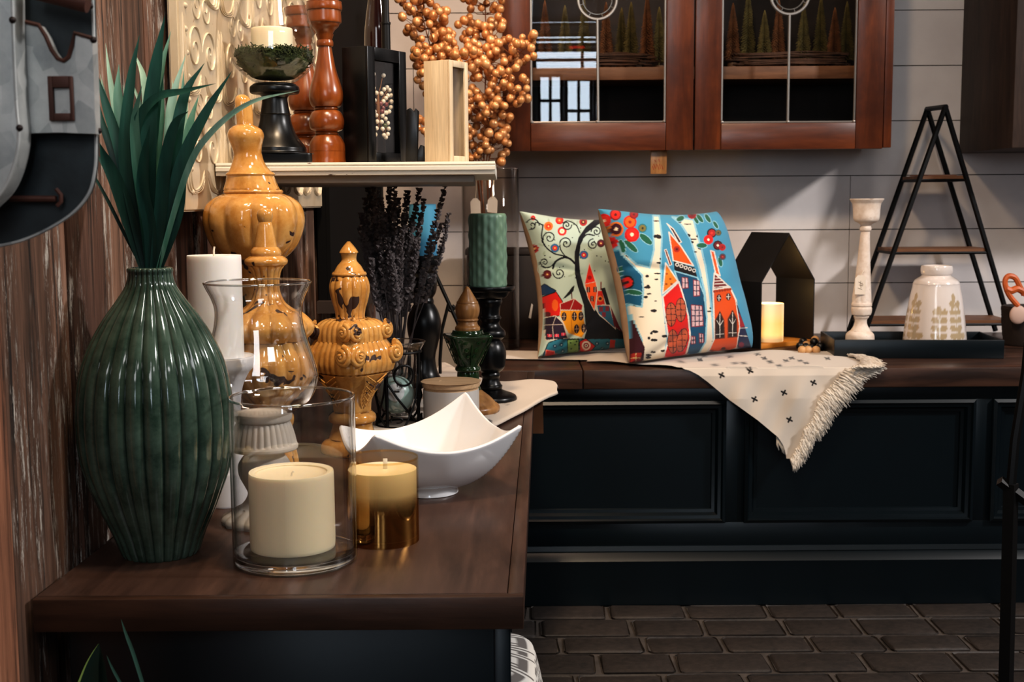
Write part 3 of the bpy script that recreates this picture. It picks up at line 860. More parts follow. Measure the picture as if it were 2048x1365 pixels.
# cloth = fan of rows between the back edge and the front edge
back = [(736, 864), (800, 822), (860, 770), (884, 730), (930, 752), (1000, 769), (1060, 766), (1104, 770), (1114, 780)]
front = [(736, 880), (800, 872), (860, 868), (920, 866), (960, 866), (985, 860), (1030, 838), (1085, 808), (1114, 792)]
bk = catmull([(a, c, 0) for a, c in back], 8); fr = catmull([(a, c, 0) for a, c in front], 8)
nv_ = 34; P = []; cc = []
for j in range(nv_):
    s = j/(nv_-1); row_ = []; crow = []
    for i in range(len(bk)):
        px_, py_ = bk[i].x*(1-s)+fr[i].x*s, bk[i].y*(1-s)+fr[i].y*s
        w_ = at_z(px_, py_, ZT)
        edge = min(i/5, (len(bk)-1-i)/5, s*8, 1)
        lift = .0035+.004*edge*(.5+.5*math.sin(px_*.05)*math.sin(py_*.11+px_*.02))*max(0, min(1, (px_-1000)/60))
        hang = max(0, w_.x-(table_right(w_.y)+.004))
        row_.append((w_.x, w_.y, ZT+lift+(.004 if 0 < s < 1 else 0)))
        crow.append((px_, py_))
    P.append(row_); cc.append(crow)
P = np.array(P); cc = np.array(cc)
art = Art(cc[..., 0], cc[..., 1], (196, 184, 171))
art.line([(945, 838), (975, 836), (990, 837)], 2.4, (40, 32, 30)); art.circ(975, 853, 9, (30, 26, 28), 3.4); art.line([(975, 856), (983, 857)], 2, (30, 26, 28))
ltr = [(1003, 826), (1009, 821), (1014, 818), (1019, 815), (1024, 812), (1033, 808)]
for i, (x, y) in enumerate(ltr):
    if i in (1, 2): art.fill(np.abs(np.hypot((art.X-x)/3.2, (art.Y-y)/2.4)-1) < .3, (136, 122, 112))
    else: art.line([(x-2.5, y-2), (x+2.5, y+1.6)], 1.5, (136, 122, 112)); art.line([(x+2, y-2.2), (x-1, y+2.4)], 1.3, (136, 122, 112))
t = grid_mesh('tote_bag', P, m_tote, None, art.c, origin=(TO.x, TO.y, ZT))
md = t.modifiers.new('solid', 'SOLIDIFY'); md.thickness = .003; md.offset = -1
tag(t, 'flat cream canvas tote bag with faint print, under the black candlestick', 'bag')
ztote = ZT+.0095
# card tag hanging under the tote bag
pt_ = at_y(1075, 838, at_z(1100, 790, ZT).y+.0)
bm = BM(); w_ = scale_at(pt_)
prism(bm, [(-11*w_, -30*w_), (12*w_, -30*w_), (11*w_, 38*w_), (-10*w_, 38*w_)], -.0012, .0012, axis='y')
o_ = obj('card_tag', bm, M('brown_card', C(104, 66, 38), .8, var=.1), None, loc=(pt_.x, pt_.y, pt_.z))
tag(o_, 'plain brown card tag hanging below the corner of the tote bag', 'tag')

# ---- candle jar with wooden lid
p = Px(903, 850, ztote)
t = thing('candle_jar', p.base, 'frosted white glass candle jar with a round pale wooden lid', 'candle jar')
h = p.z(778); r0 = p.m(56, 800)
bm = lathe(BM(), smooth_prof([(r0*.92, 0), (r0*.99, .003), (r0, .01), (r0, h*.5), (r0, h), None, (r0*.94, h), (r0*.9, h-.004)], 3), 72); 
obj('jar', bm, M('frosted_glass', C(206, 200, 194), .25, coat=.3), t)
zl = p.z(762)
bm = lathe(BM(), smooth_prof([(r0*.97, h-.0), (r0*.97, h+.004), None, (r0*1.0, h+.004), (r0*1.02, h+.006), (r0*1.02, zl-.002), (r0*1.0, zl), (.002, zl)], 3), 72)
tube(bm, [(-.022, -.008, zl+.0001), (-.018, .002, zl+.0001)], .0005, 4)
obj('lid', bm, wood('beech_lid', C(196, 158, 118), C(222, 188, 150), (1, 9, 9), 5, .5), t)
bm = BM(); a0 = -PI/2+.92
for j, (da, dz) in enumerate([(0, 0), (.07, .001), (.14, 0), (.21, .002)]):
    for q in range(2):
        th = a0+da
        pp = [Vector(((r0+.0006)*math.cos(th+u*.02), (r0+.0006)*math.sin(th+u*.02), h*.45+v_)) for u, v_ in (((-1, 0), (-1, .008)) if q else ((-1, .008), (1, .002)))]
        tube(bm, pp, .0005, 4)
obj('lettering', bm, M('grey_print', C(130, 124, 118), .8), t)

# ---- scrolled iron holder with glass bowl, mint candle globe inside
p = Px(798, 852, ztote-.002)
t = thing('iron_candle_stand', p.base, 'black scrolled iron stand carrying a clear glass bowl', 'candle stand')
m_iron = M('wrought_iron', C(14, 13, 13), .5, metal=.4)
rb = p.m(46, 770); zt2 = p.z(703); er_ = p.m(3.4)
for k in range(4):
    a = PI/4+.35+k*PI/2+.0
    er = Vector((math.cos(a), math.sin(a), 0)); et = Vector((-math.sin(a), math.cos(a), 0))
    bm = BM()
    tube(bm, [er*rb*.98+Vector((0, 0, .001+er_)), er*rb+Vector((0, 0, zt2*.5)), er*rb*1.02+Vector((0, 0, zt2))], er_, 8)
    obj('upright', bm, m_iron, t)
    # scrollwork between this upright and the next
    bm = BM(); a2 = a+PI/4
    def on(u, z): # u in -1..1 between the uprights
        b_ = a2+u*PI/4; return Vector((math.cos(b_)*rb, math.sin(b_)*rb, z))
    cz_ = p.z(746); R_ = p.m(20)
    tube(bm, [on(0+R_*math.cos(q/24*2*PI)/rb*1.27, cz_+R_*math.sin(q/24*2*PI)) for q in range(24)], er_*.7, 6, closed=True)
    tube(bm, [on(-.95, p.z(762)), on(-.4, p.z(790)), on(.5, p.z(830)), on(.9, p.z(846))], er_*.7, 6)
    tube(bm, catmull([on(.95, p.z(745)), on(.75, p.z(790)), on(.3, p.z(826)), on(.0, p.z(846))], 6), er_*.6, 6)
    pts = [on(-.45+.32*math.cos(w_), .012+p.m(11)*(1+math.sin(w_))*.5+er_*.2) for w_ in np.linspace(-PI/2, PI*1.2, 18)]
    tube(bm, pts, er_*.6, 6)
    obj('scroll', bm, m_iron, t)
bm = BM(); tube(bm, [(rb*math.cos(2*PI*q/40), rb*math.sin(2*PI*q/40), zt2) for q in range(40)], er_*.8, 6, closed=True); obj('ring', bm, m_iron, t); bm = BM()
tube(bm, [(rb*.98*math.cos(2*PI*q/40), rb*.98*math.sin(2*PI*q/40), er_) for q in range(40)], er_*.8, 6, closed=True)
obj('ring', bm, m_iron, t)
zz = [p.z(v_) for v_ in (830, 828, 812, 790, 745, 712, 700, 684)]
rb2 = [p.m(v_) for v_ in (8, 26, 38, 42, 42, 42, 46, 55)]
pr = smooth_prof(list(zip(rb2, zz)), 5)
bm = lathe(BM(), pr+[(a-.0018, c) for a, c in pr[::-1]], 64, cap=False); obj('glass_bowl', bm, m_glass, t, smooth=180); rim_ring(pr[-1][0]-.0009, pr[-1][1]+.0005, .0014, t)
p4 = Px(786, 852, ztote-.002)
t2 = thing('candle_globe', (p.base.x-.004, p.base.y-.002, p.base.z+zz[0]+.003), 'pale mint wax globe candle with white round label inside the iron stand', 'candle')
rg = p.m(36)
bm = BM(); ball(bm, (0, 0, rg*1.05), rg, 40, 24, (1, 1, 1.05)); obj('wax', bm, M('mint_wax', C(176, 204, 196), .35, coat=.3), t2, smooth=180)
bm = BM()
ddir = Vector((.06, -1, .28)).normalized(); uu = Vector((1, .06, 0)).normalized(); vv = uu.cross(ddir)*-1
def lab(a, c, off=.0012):
    q_ = ddir*1.0+uu*a+vv*c; q_.normalize(); q_ *= (rg+off); return Vector((q_.x, q_.y, q_.z*1.05+rg*1.05))
ring_prev = None
for j in range(6):
    rad_ = .52*j/5
    rg_ = [bm.verts.new(lab(rad_*math.cos(2*PI*k/32), rad_*math.sin(2*PI*k/32))) for k in range(32)] if j else [bm.verts.new(lab(0, 0))]
    if j == 1:
        for k in range(32): bm.faces.new((ring_prev[0], rg_[k], rg_[(k+1) % 32]))
    elif j > 1:
        for k in range(32): bm.faces.new((ring_prev[k], ring_prev[(k+1) % 32], rg_[(k+1) % 32], rg_[k]))
    ring_prev = rg_
bmesh.ops.recalc_face_normals(bm, faces=bm.faces)
obj('label', bm, M('label_paper', C(228, 232, 232), .7), t2, smooth=180)
bm = BM()
tube(bm, [lab(-.1+.02*k, .02, .002) for k in range(16)], .0013, 6)
for a, c, a2, c2 in ((.06, .40, .2, .37), (.13, .385, .12, .28), (.24, .36, .22, .26), (.34, .33, .31, .22), (.23, .31, .325, .28)):
    tube(bm, [lab(a, c, .002), lab(a2, c2, .002)], .0006, 5)
obj('lettering', bm, M('black_print', C(28, 28, 32), .7), t2)

# ---- bottle green finial with wooden tip
p = Px(937, 824, ztote)
t = thing('green_finial', p.base, 'dark green square ceramic finial with a turned wooden tip and foot', 'finial')
rows = [(824, 60), (818, 63), (812, 62), (806, 56), None, (806, 55), (796, 46), (780, 26)]
bm = lathe(BM(), p.prof(rows, 5), 64); obj('foot', bm, m_turned, t)
rows = [(782, 26), (765, 22), (750, 22), (742, 21), None, (742, 24), (738, 26), (733, 24), None, (733, 22), (728, 23), (700, 32), (676, 44), (671, 46), (668, 44), None, (668, 34), (664, 31), (661, 30), (660, 27)]
SQ1 = math.radians(-75)
zq, zq2 = p.z(731), p.z(669); zl1, zl2 = p.z(775), p.z(743)
def pd(th, i, z):
    if zq <= z <= zq2:
        a = th-SQ1; c, s = abs(math.cos(a)), abs(math.sin(a)); n_ = 9
        k = min(1, (z-zq)/(zq2-zq)*4); return 1*(1-k)+k*(.94*(c**n_+s**n_)**(-1/n_))*1.0
    if z < zl2: return 1-.12*(1-abs(math.cos(5*th)))
    return 1
# for a square, SQ1 gives the face direction
bm = lathe(BM(), p.prof(rows, 5, False), 160, pd)
for k in range(4):   # carved leaf scrolls on the tapered faces
    a = SQ1+k*PI/2; er = Vector((math.cos(a), math.sin(a), 0)); et = Vector((-math.sin(a), math.cos(a), 0))
    def fp(u, y_):
        hwid = p.m(23+(731-y_)/62*22)*.94
        return er*(hwid*1.02)+et*(u*hwid)+Vector((0, 0, p.z(y_)))
    for s in (-1, 1):
        for (u0, y0, rr0) in ((.36, 683, 5.0), (.30, 698, 4.5), (.22, 711, 3.5), (.62, 680, 4)):
            c0 = fp(s*u0, y0)
            pts = [c0+et*(p.m(rr0)*(1-q/16)*math.cos(s*q*.7))+Vector((0, 0, p.m(rr0)*(1-q/16)*math.sin(s*q*.7+.6))) for q in range(14)]
            tube(bm, pts, p.m(1.3), 5)
        tube(bm, [fp(s*.85, 672), fp(s*.84, 700), fp(s*.6, 728)], p.m(1.0), 5)
    tube(bm, [fp(-.85, 672), fp(.85, 672)], p.m(1.0), 5); tube(bm, [fp(0, 688), fp(0, 728)], p.m(1.4), 5)
obj('ceramic_block', bm, m_bottle, t, smooth=45)
rows = [(661, 25), (655, 25), (650, 21), (643, 19), None, (643, 20), (640, 22), (637, 20), None, (637, 20), (630, 23), (619, 24.5), (610, 23), (606, 21), None, (606, 22), (603, 21), None, (603, 20), (594, 15), (584, 9), (577, 5), (573, 1)]
bm = lathe(BM(), p.prof(rows, 5, False), 64); obj('wooden_tip', bm, m_turned, t)

# ---- black candlestick + green textured candle
p = Px(982, 801, ztote)
t = thing('candlestick', p.base, 'black turned candlestick on the tote bag carrying a green candle', 'candle holder')
rows = [(801, 51), (797, 52), (790, 48), (783, 30), (778, 20), None, (778, 22), (772, 23), (768, 20), (758, 17), (750, 19), (744, 17), None, (744, 19), (736, 27), (722, 30), (705, 31), (690, 27), (680, 20), None, (680, 22), (672, 30), (662, 29), (654, 21), (645, 18), (636, 22), (630, 19), (615, 20), (604, 24), (596, 22), None, (596, 30), (590, 36), (582, 40), None, (582, 46), (578, 49), (573, 49), (572, 46), None, (574, 44), (575, 2)]
bm = lathe(BM(), p.prof(rows, 5), 64); obj('turned_body', bm, m_blackpaint, t, smooth=45)
zc = p.z(575)
t = thing('pillar_candle', p.base+Vector((-.004, 0, zc+.001)), 'sage green pillar candle with wavy ridges on the black candlestick', 'candle')
hw = p.m(37.5, 500); hc = p.z(428)-zc
rw = [(hw*.97, 0), (hw, .003)]+[(hw, .003+(hc-.008)*k/60) for k in range(1, 60)]+[(hw*.97, hc-.002), (hw*.9, hc), (.002, hc-.003)]
def pg(th, i, z): return 1+(.020*math.cos(18*th)+.020*math.cos(9*th)*math.cos(z/hc*2*PI*5)) * (1 if .004 < z < hc-.004 else 0)
bm = lathe(BM(), rw, 144, pg); obj('wax', bm, M('sage_wax', C(106, 134, 116), .4, sss=.05, var=.12, vscale=12), t, smooth=180)

# ---- black baluster with blue candle
p = Px(850, 772, ztote-.003)
t = thing('candlestick', p.base, 'tall black baluster candle holder behind the lavender with a blue candle', 'candle holder')
rows = [(772, 40), (764, 40), (758, 34), (745, 26), (725, 22), (710, 22), (690, 27), (665, 33), (643, 34), (622, 28), (606, 19), None, (606, 20), (601, 20), (596, 18), None, (596, 18), (586, 24), (572, 27), (556, 26), (546, 20), None, (546, 20), (538, 26), (532, 31), (528, 34), (512, 34), (511, 32), None, (513, 30), (514, 2)]
bm = lathe(BM(), p.prof(rows, 5), 64); obj('turned_body', bm, m_blackpaint, t, smooth=45)
zc = p.z(514)
t = thing('pillar_candle', p.base+Vector((0, 0, zc+.001)), 'sky blue pillar candle on the tall black baluster holder', 'candle')
hw = p.m(28, 460); hc = p.z(411)-zc
bm = lathe(BM(), smooth_prof([(hw*1.03, 0), (hw*1.04, .004), (hw, hc*.5), (hw*.97, hc-.003), (hw*.9, hc), (.002, hc-.001)], 4), 48); obj('wax', bm, M('blue_wax', C(76, 148, 186), .45, sss=.1), t, smooth=60)

# ---- small black easel behind
YE_ = 3.02
def e3(px, py, d=0): return at_y(px, py, YE_+d)
eb = Vector((e3(900, 700).x, YE_, ZT))
t = thing('display_easel', eb, 'small black iron easel behind the black baluster', 'easel')
foot = at_z(935, 760, ZT+.003)
bm = BM(); tube(bm, [e3(866, 538), e3(915, 645), e3(945, 720), Vector((e3(945, 720).x+.01, YE_, ZT+.004))], .0045, 8); obj('leg', bm, m_iron, t, origin=eb)
bm = BM(); tube(bm, [e3(897, 608), e3(884, 660), e3(880, 720), Vector((e3(880, 720).x, YE_, ZT+.004))], .004, 8); obj('leg', bm, m_iron, t, origin=eb)
bm = BM(); tube(bm, catmull([e3(897, 610), e3(897, 618), e3(902, 622), e3(908, 616), e3(904, 611)], 4), .004, 8); obj('hook', bm, m_iron, t, origin=eb)

# ---- dried lavender bunch
m_lav = M('dried_lavender', C(112, 104, 104), .9, var=.6, vscale=40)
m_lavs = M('lavender_stem', C(40, 38, 34), .85, var=.3, vscale=30)
lb = at_z(793, 800, ZT); LY = 2.66
lb = Vector((at_y(795, 700, LY).x, LY, ztote-.003))
lv = thing('lavender_bunch', lb, 'bunch of dark dried lavender standing behind the iron stand', 'dried flowers')
tips = [(742, 352), (752, 348), (776, 356), (790, 366), (782, 352), (800, 400), (818, 385), (835, 380), (812, 392), (846, 402), (886, 374), (896, 430), (884, 450), 
        (730, 400), (722, 430), (735, 380), (715, 455), (722, 480), (745, 420), (760, 400), (772, 430), (785, 410), (806, 430), (824, 440), (838, 430), (765, 450), (745, 470), (730, 500), (795, 460), (815, 470), (835, 480), (776, 480), (755, 500), (826, 510), (800, 500), (738, 520), (786, 520), (812, 540)]
for i, (tx, ty) in enumerate(tips):
    dy = R.uniform(-.07, .07)
    tip = at_y(tx+R.uniform(-4, 4), ty, LY+dy)
    a = R.uniform(0, 2*PI); rad_ = R.uniform(0, .016)
    root = Vector((lb.x+rad_*math.cos(a), lb.y+rad_*math.sin(a)*.8, lb.z+.001))
    neck = at_y(795+(tx-795)*.28+R.uniform(-4, 4), 675, LY+dy*.3)
    cv = catmull([root, neck, neck.lerp(tip, .55)+Vector((R.uniform(-.01, .01), 0, 0)), tip], 8)
    sb = BM(); tube(sb, cv, [.0017-.0008*k/len(cv) for k in range(len(cv))], 5)
    N = len(cv); 
    for k in range(int(N*.5), N):
        f_ = (k-N*.5)/(N*.5)
        for q in range(13):
            th = R.uniform(0, 2*PI); c = cv[k]+(cv[min(k+1, N-1)]-cv[k])*R.random()
            dv = Vector((math.cos(th), math.sin(th), .55)).normalized()
            ln = R.uniform(.008, .015)*(1-.35*f_)
            e_ = c+dv*ln; u_ = dv.orthogonal().normalized()*ln*.4; w2 = dv.cross(u_)
            m_ = c+dv*ln*.5
            vs = [sb.verts.new(x) for x in (c, m_+u_, m_+w2, m_-u_, m_-w2, e_)]
            for A, B2 in ((1, 2), (2, 3), (3, 4), (4, 1)):
                sb.faces.new((vs[0], vs[A], vs[B2])); sb.faces.new((vs[5], vs[B2], vs[A]))
    o_ = obj('sprig', sb, m_lav, lv, origin=lb, smooth=0)
# ================================================================ shelf and the things on it, wall-hung things
SY0, SY1 = 2.065, 2.70
sp = at_y(720, 337, SY0); ZS = sp.z+.0105
SXR = at_y(990, 330, SY0).x
sx0 = wall_x(SY0)+.0205; so = (sx0, SY0, ZS)
m_shabby, nt, b, o = newmat('shabby_white_paint')
n1 = noise(nt, coords(nt, (1, 4, 4)), 9, 6, .7)
g = node(nt, 'ShaderNodeNewGeometry')
f = math_(nt, 'ADD', n1, math_(nt, 'MULTIPLY', ramp(nt, g.outputs['Pointiness'], [(.5, BW0), (.62, BW1)]), .14))
L(nt, mix(nt, ramp(nt, f, [(.75, BW0), (.77, BW1)]), C(226, 220, 206), C(62, 40, 28)), b.inputs['Base Color']); b.inputs['Roughness'].default_value = .5
sh = thing('wall_shelf', so, 'chipped white painted wall shelf with moulded edge above the finials', 'shelf')
prof_ = [(SY0+.012, ZS), (SY0+.001, ZS-.0005), (SY0, ZS-.004), (SY0+.002, ZS-.0065), (SY0-.001, ZS-.008), (SY0-.001, ZS-.0135), (SY0+.003, ZS-.015), (SY0+.001, ZS-.0165), (SY0+.002, ZS-.021), (SY0+.012, ZS-.022)]
bm = BM(); prism(bm, prof_, sx0, SXR, axis='x'); obj('moulded_edge', bm, m_shabby, sh, origin=so, smooth=20)
bm = BM(); prism(bm, [(sx0, SY0+.0125), (SXR, SY0+.0125), (SXR-.004, SY1), (wall_x(SY1)+.0205, SY1)], ZS-.021, ZS, bevel=.0015); obj('shelf_board', bm, m_shabby, sh, origin=so)
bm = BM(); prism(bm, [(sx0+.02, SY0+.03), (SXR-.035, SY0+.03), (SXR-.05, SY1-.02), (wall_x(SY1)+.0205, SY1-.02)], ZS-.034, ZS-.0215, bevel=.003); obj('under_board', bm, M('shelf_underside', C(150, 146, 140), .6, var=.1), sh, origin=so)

# embossed cream tin panel on the left wall
m_tin, nt, b, o = newmat('cream_enamel_tin')
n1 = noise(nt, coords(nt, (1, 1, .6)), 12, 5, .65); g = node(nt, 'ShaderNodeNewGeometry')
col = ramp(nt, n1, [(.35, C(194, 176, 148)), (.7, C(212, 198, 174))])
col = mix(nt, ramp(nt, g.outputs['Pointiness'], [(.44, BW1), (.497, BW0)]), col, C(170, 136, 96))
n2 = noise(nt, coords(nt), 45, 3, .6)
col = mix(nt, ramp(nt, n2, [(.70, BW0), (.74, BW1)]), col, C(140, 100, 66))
L(nt, col, b.inputs['Base Color']); b.inputs['Roughness'].default_value = .35; b.inputs['Coat Weight'].default_value = .2
PA = 1.905; 
zbt = None
# near bottom corner from the photo
for Yt in np.linspace(1.5, 2.6, 200):
    pp = at_y(364, 424, Yt)
    if pp.x > wall_x(Yt)+.012: PA = Yt
    else: break
pz = at_y(364, 424, PA).z
PB = 3.02; pth = .018
print('panel', PA, pz)
to = wall_pt(PA, pz)
bm = BM()
wquad(bm, PA, PB, pz, 2.0, .0006, pth)
es = [e for e in bm.edges]
bmesh.ops.bevel(bm, geom=es, offset=.003, segments=2, affect='EDGES')
def onp(s, z): return wall_pt(PA+s, pz+z, pth-.0005)
def scroll(cx_, cz_, r, turns, st, sg, w=.0075):
    pts = []
    for q in range(36):
        u = q/35; a = st+sg*u*turns*2*PI; rr = r*(1-.86*u)
        pts.append(onp(cx_+rr*math.cos(a), cz_+rr*math.sin(a)))
    tube(bm, pts, [w*(1-.4*q/35)*min(1, .25+q/6) for q in range(36)], 8, flat=.42)
for c0 in (.12, .34, .56, .78, 1.0):
    for r0_ in range(7):
        zc_ = .10+r0_*.15
        scroll(c0-.042, zc_, .040, 1.5, 0, 1, .0038); scroll(c0+.042, zc_, .040, 1.5, PI, -1, .0038)
        scroll(c0-.025, zc_+.07, .026, 1.3, PI, 1, .0032); scroll(c0+.025, zc_+.07, .026, 1.3, 0, -1, .0032)
        for s in (-1, 1):
            for q_ in (0, .014, .028): tube(bm, catmull([onp(c0+s*.01, zc_-.035-q_*.4), onp(c0+s*.035, zc_-.06-q_*.3), onp(c0+s*(.075+q_), zc_-.065), onp(c0+s*(.088+q_*.6), zc_-.03+q_), onp(c0+s*(.09+q_*.4), zc_+.02+q_)], 6), [.001]+[.0030]*23+[.0008], 7, flat=.42)
for z_ in np.arange(.03, .9, .035):
    for s_ in (.035,):
        bb = onp(s_+.004*math.sin(z_*40), z_); ball(bm, bb, .005, 8, 6)
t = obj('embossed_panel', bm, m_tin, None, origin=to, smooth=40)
tag(t, 'embossed cream tin panel with scroll relief on the barn board wall', 'wall panel')

# black panel at the far end of the left wall with a dark wood ledge
kY0 = 3.15
for Yt in np.linspace(2.6, 3.9, 300):
    if at_y(622, 500, Yt).x <= wall_x(Yt)+.03: kY0 = Yt; break
zlow = at_y(640, 617, kY0).z
kY0 = max(kY0, PB+.02)
print('black', kY0, zlow)
bo2 = wall_pt(kY0, zlow)
t = thing('black_board', bo2, 'tall matt black framed board at the far end of the barn board wall', 'board')
bm = BM(); wquad(bm, kY0, YW-.05, zlow, 2.6, .0008, .022); obj('board', bm, m_dark, t, origin=bo2)
bm = BM()
for a, c, z1, z2 in ((kY0, kY0+.05, zlow, 2.6), (YW-.1, YW-.05, zlow, 2.6), (kY0+.05, YW-.1, zlow, zlow+.05)): wquad(bm, a, c, z1, z2, .0225, .032)
obj('frame', bm, m_dark, t, origin=bo2)
bm = BM(); wquad(bm, kY0-.03, YW-.05, zlow-.03, zlow-.0005, .0008, .09); obj('ledge', bm, M('dark_ledge', C(52, 42, 38), .6, var=.15), t, origin=bo2)

def PS(cx, Y): return Px(cx, 318, ZS, Y)
# ---- moss hurricane on black pedestal
p = PS(553, 2.15)
t = thing('candle_pedestal', p.base+Vector((0, 0, .0006)), 'black turned pedestal on the shelf holding a glass bowl of moss', 'candle holder')
rows = [(318, 73), (316, 75), (302, 75), (298, 74), None, (298, 73), (296, 62), (288, 60), (284, 58), (262, 42), (240, 33), (222, 30), (219, 32), None, (219, 30), (216, 29), (190, 25), (182, 28), (178, 36), None, (178, 46), (174, 49), (166, 49), (162, 46), None, (162, 44), (158, 38), (160, 3)]
pr = p.prof(rows, 5, False); pr = [(a, c-pr[0][1]) for a, c, *_ in pr]; ped_top = pr[-1][1]
zsq = p.z(299)-p.z(318)
def psq(th, i, z):
    if z < zsq:
        c, s = abs(math.cos(th-.3)), abs(math.sin(th-.3)); return .86*(c**10+s**10)**(-.1)
    return 1
bm = lathe(BM(), pr, 96, psq); obj('turned_body', bm, m_blackpaint, t, smooth=40)
gb = p.base+Vector((0, 0, ped_top+.0012))
q = Px(548, 160, Y=2.15)
t = thing('hurricane_glass', gb, 'round clear glass bowl of moss and candle on the black shelf pedestal', 'glass')
rows = [(160, 10), (158, 34), (152, 46), (142, 60), (126, 75), (106, 84), (86, 84.5), (60, 83), (36, 76), (10, 68), (-20, 60), (-60, 52), (-95, 50), (-125, 56)]
pr = smooth_prof([(q.m(r[1], r[0]), q.z(r[0])-q.z(160)) for r in rows], 6)
bm = lathe(BM(), pr+[(a-.002, c+.0008) for a, c in pr[::-1]], 96, cap=False); obj('glass_bowl', bm, thin_glass('bowl_glass', edge=(.72, .74, .74), refl=1.1), t, smooth=180)
# moss: one uncountable bed
zm0, zm1 = q.z(152)-q.z(160), q.z(104)-q.z(160)
bm = BM()
rm = [(.001, zm0)]+[(q.m(a)-.006, q.z(c)-q.z(160)) for a, c in ((44, 149), (58, 139), (72, 125), (80, 110), (76, 104), (50, 100))]+[(.001, zm1+.001)]
lathe(bm, smooth_prof(rm, 4), 48, lambda th, i, z: 1+.03*math.sin(7*th+z*300), cap=False)
for k in range(2600):
    a = R.uniform(0, 2*PI); 
    if k % 3: rr = q.m(78)*math.sqrt(R.random()); c0 = Vector((rr*math.cos(a), rr*math.sin(a), zm1+R.uniform(-.004, .004)))
    else:
        y_ = R.uniform(106, 146); hw_ = np.interp(y_, [100, 110, 125, 139, 149], [76, 80, 72, 58, 44]); rr = q.m(hw_)-.008; c0 = Vector((rr*math.cos(a), rr*math.sin(a), q.z(y_)-q.z(160)))
    d = Vector((R.uniform(-1, 1), R.uniform(-1, 1), R.uniform(.2, 1.1))).normalized()*R.uniform(.004, .012)
    d2 = Vector((R.uniform(-1, 1), R.uniform(-1, 1), R.uniform(-.2, .6))).normalized()*.007
    lim = q.m(82)-.004
    e_ = c0+d+d2
    if math.hypot(e_.x, e_.y) > lim: e_ = c0+d*.3
    tube(bm, [c0, c0+d, e_] if math.hypot((c0+d).x, (c0+d).y) < lim else [c0, e_], .0011, 3)
t2 = obj('moss', bm, M('moss', C(46, 58, 24), .9, var=.6, vscale=60), None, loc=gb, smooth=0)
tag(t2, 'bed of dark green moss around the candle inside the round glass bowl', 'moss', kind='stuff')
hw = q.m(41); hc = q.z(48)-q.z(112); zc0 = q.z(112)-q.z(160)
t = thing('pillar_candle', gb+Vector((-.002, 0, zc0)), 'short ivory pillar candle nestled in moss inside the round glass bowl', 'candle')
bm = lathe(BM(), smooth_prof([(hw, 0), (hw, hc*.5), (hw, hc-.004), (hw*.95, hc), (hw*.8, hc-.001), (.002, hc-.003)], 4), 48); obj('wax', bm, M('ivory_wax', C(238, 226, 198), .42, sss=.25), t, smooth=60)

# ---- two turned wooden candlesticks
m_honey = wood('honey_turned_wood', C(110, 54, 20), C(164, 90, 38), (5, 5, 1), 4, .28, .5, .06)
hrows = [(318, 36), (314, 37), (305, 36), (297, 36), (290, 36), None, (290, 36), (276, 35), (262, 28), (256, 22), None, (256, 24), (252, 22), None, (252, 20), (246, 32), (230, 35), (214, 30), (207, 22), None, (207, 24), (204, 24), (201, 22), None, (201, 28), (190, 33), (176, 34), (160, 31), (130, 22), (100, 16), (80, 13), None, (80, 16), (74, 17), (68, 16), None, (68, 14), (62, 16), (56, 18), None, (56, 16), (48, 20), (40, 28), (34, 30), None, (34, 32), (30, 34), (8, 33), None, (8, 35), (2, 36), (-6, 35), (-10, 32), (-8, 3)]
for cx_, Y_, lab_ in ((655, 2.26, 'honey brown turned wooden candlestick nearest the black shadow box'), (613, 2.42, 'honey brown turned wooden candlestick half hidden behind the moss bowl pedestal')):
    p = PS(cx_, Y_)
    k_ = 1.0 if Y_ < 2.3 else .98
    pr = p.prof([r if r is None else (318-(318-r[0])*k_, r[1]*k_) for r in hrows], 5, False); pr = [(a, c-pr[0][1]) for a, c, *_ in pr]
    t = thing('candlestick', p.base+Vector((0, 0, .0006)), lab_, 'candle holder', 'turned wooden candlesticks on the shelf')
    bm = lathe(BM(), pr, 56); obj('turned_body', bm, m_honey, t, smooth=45)

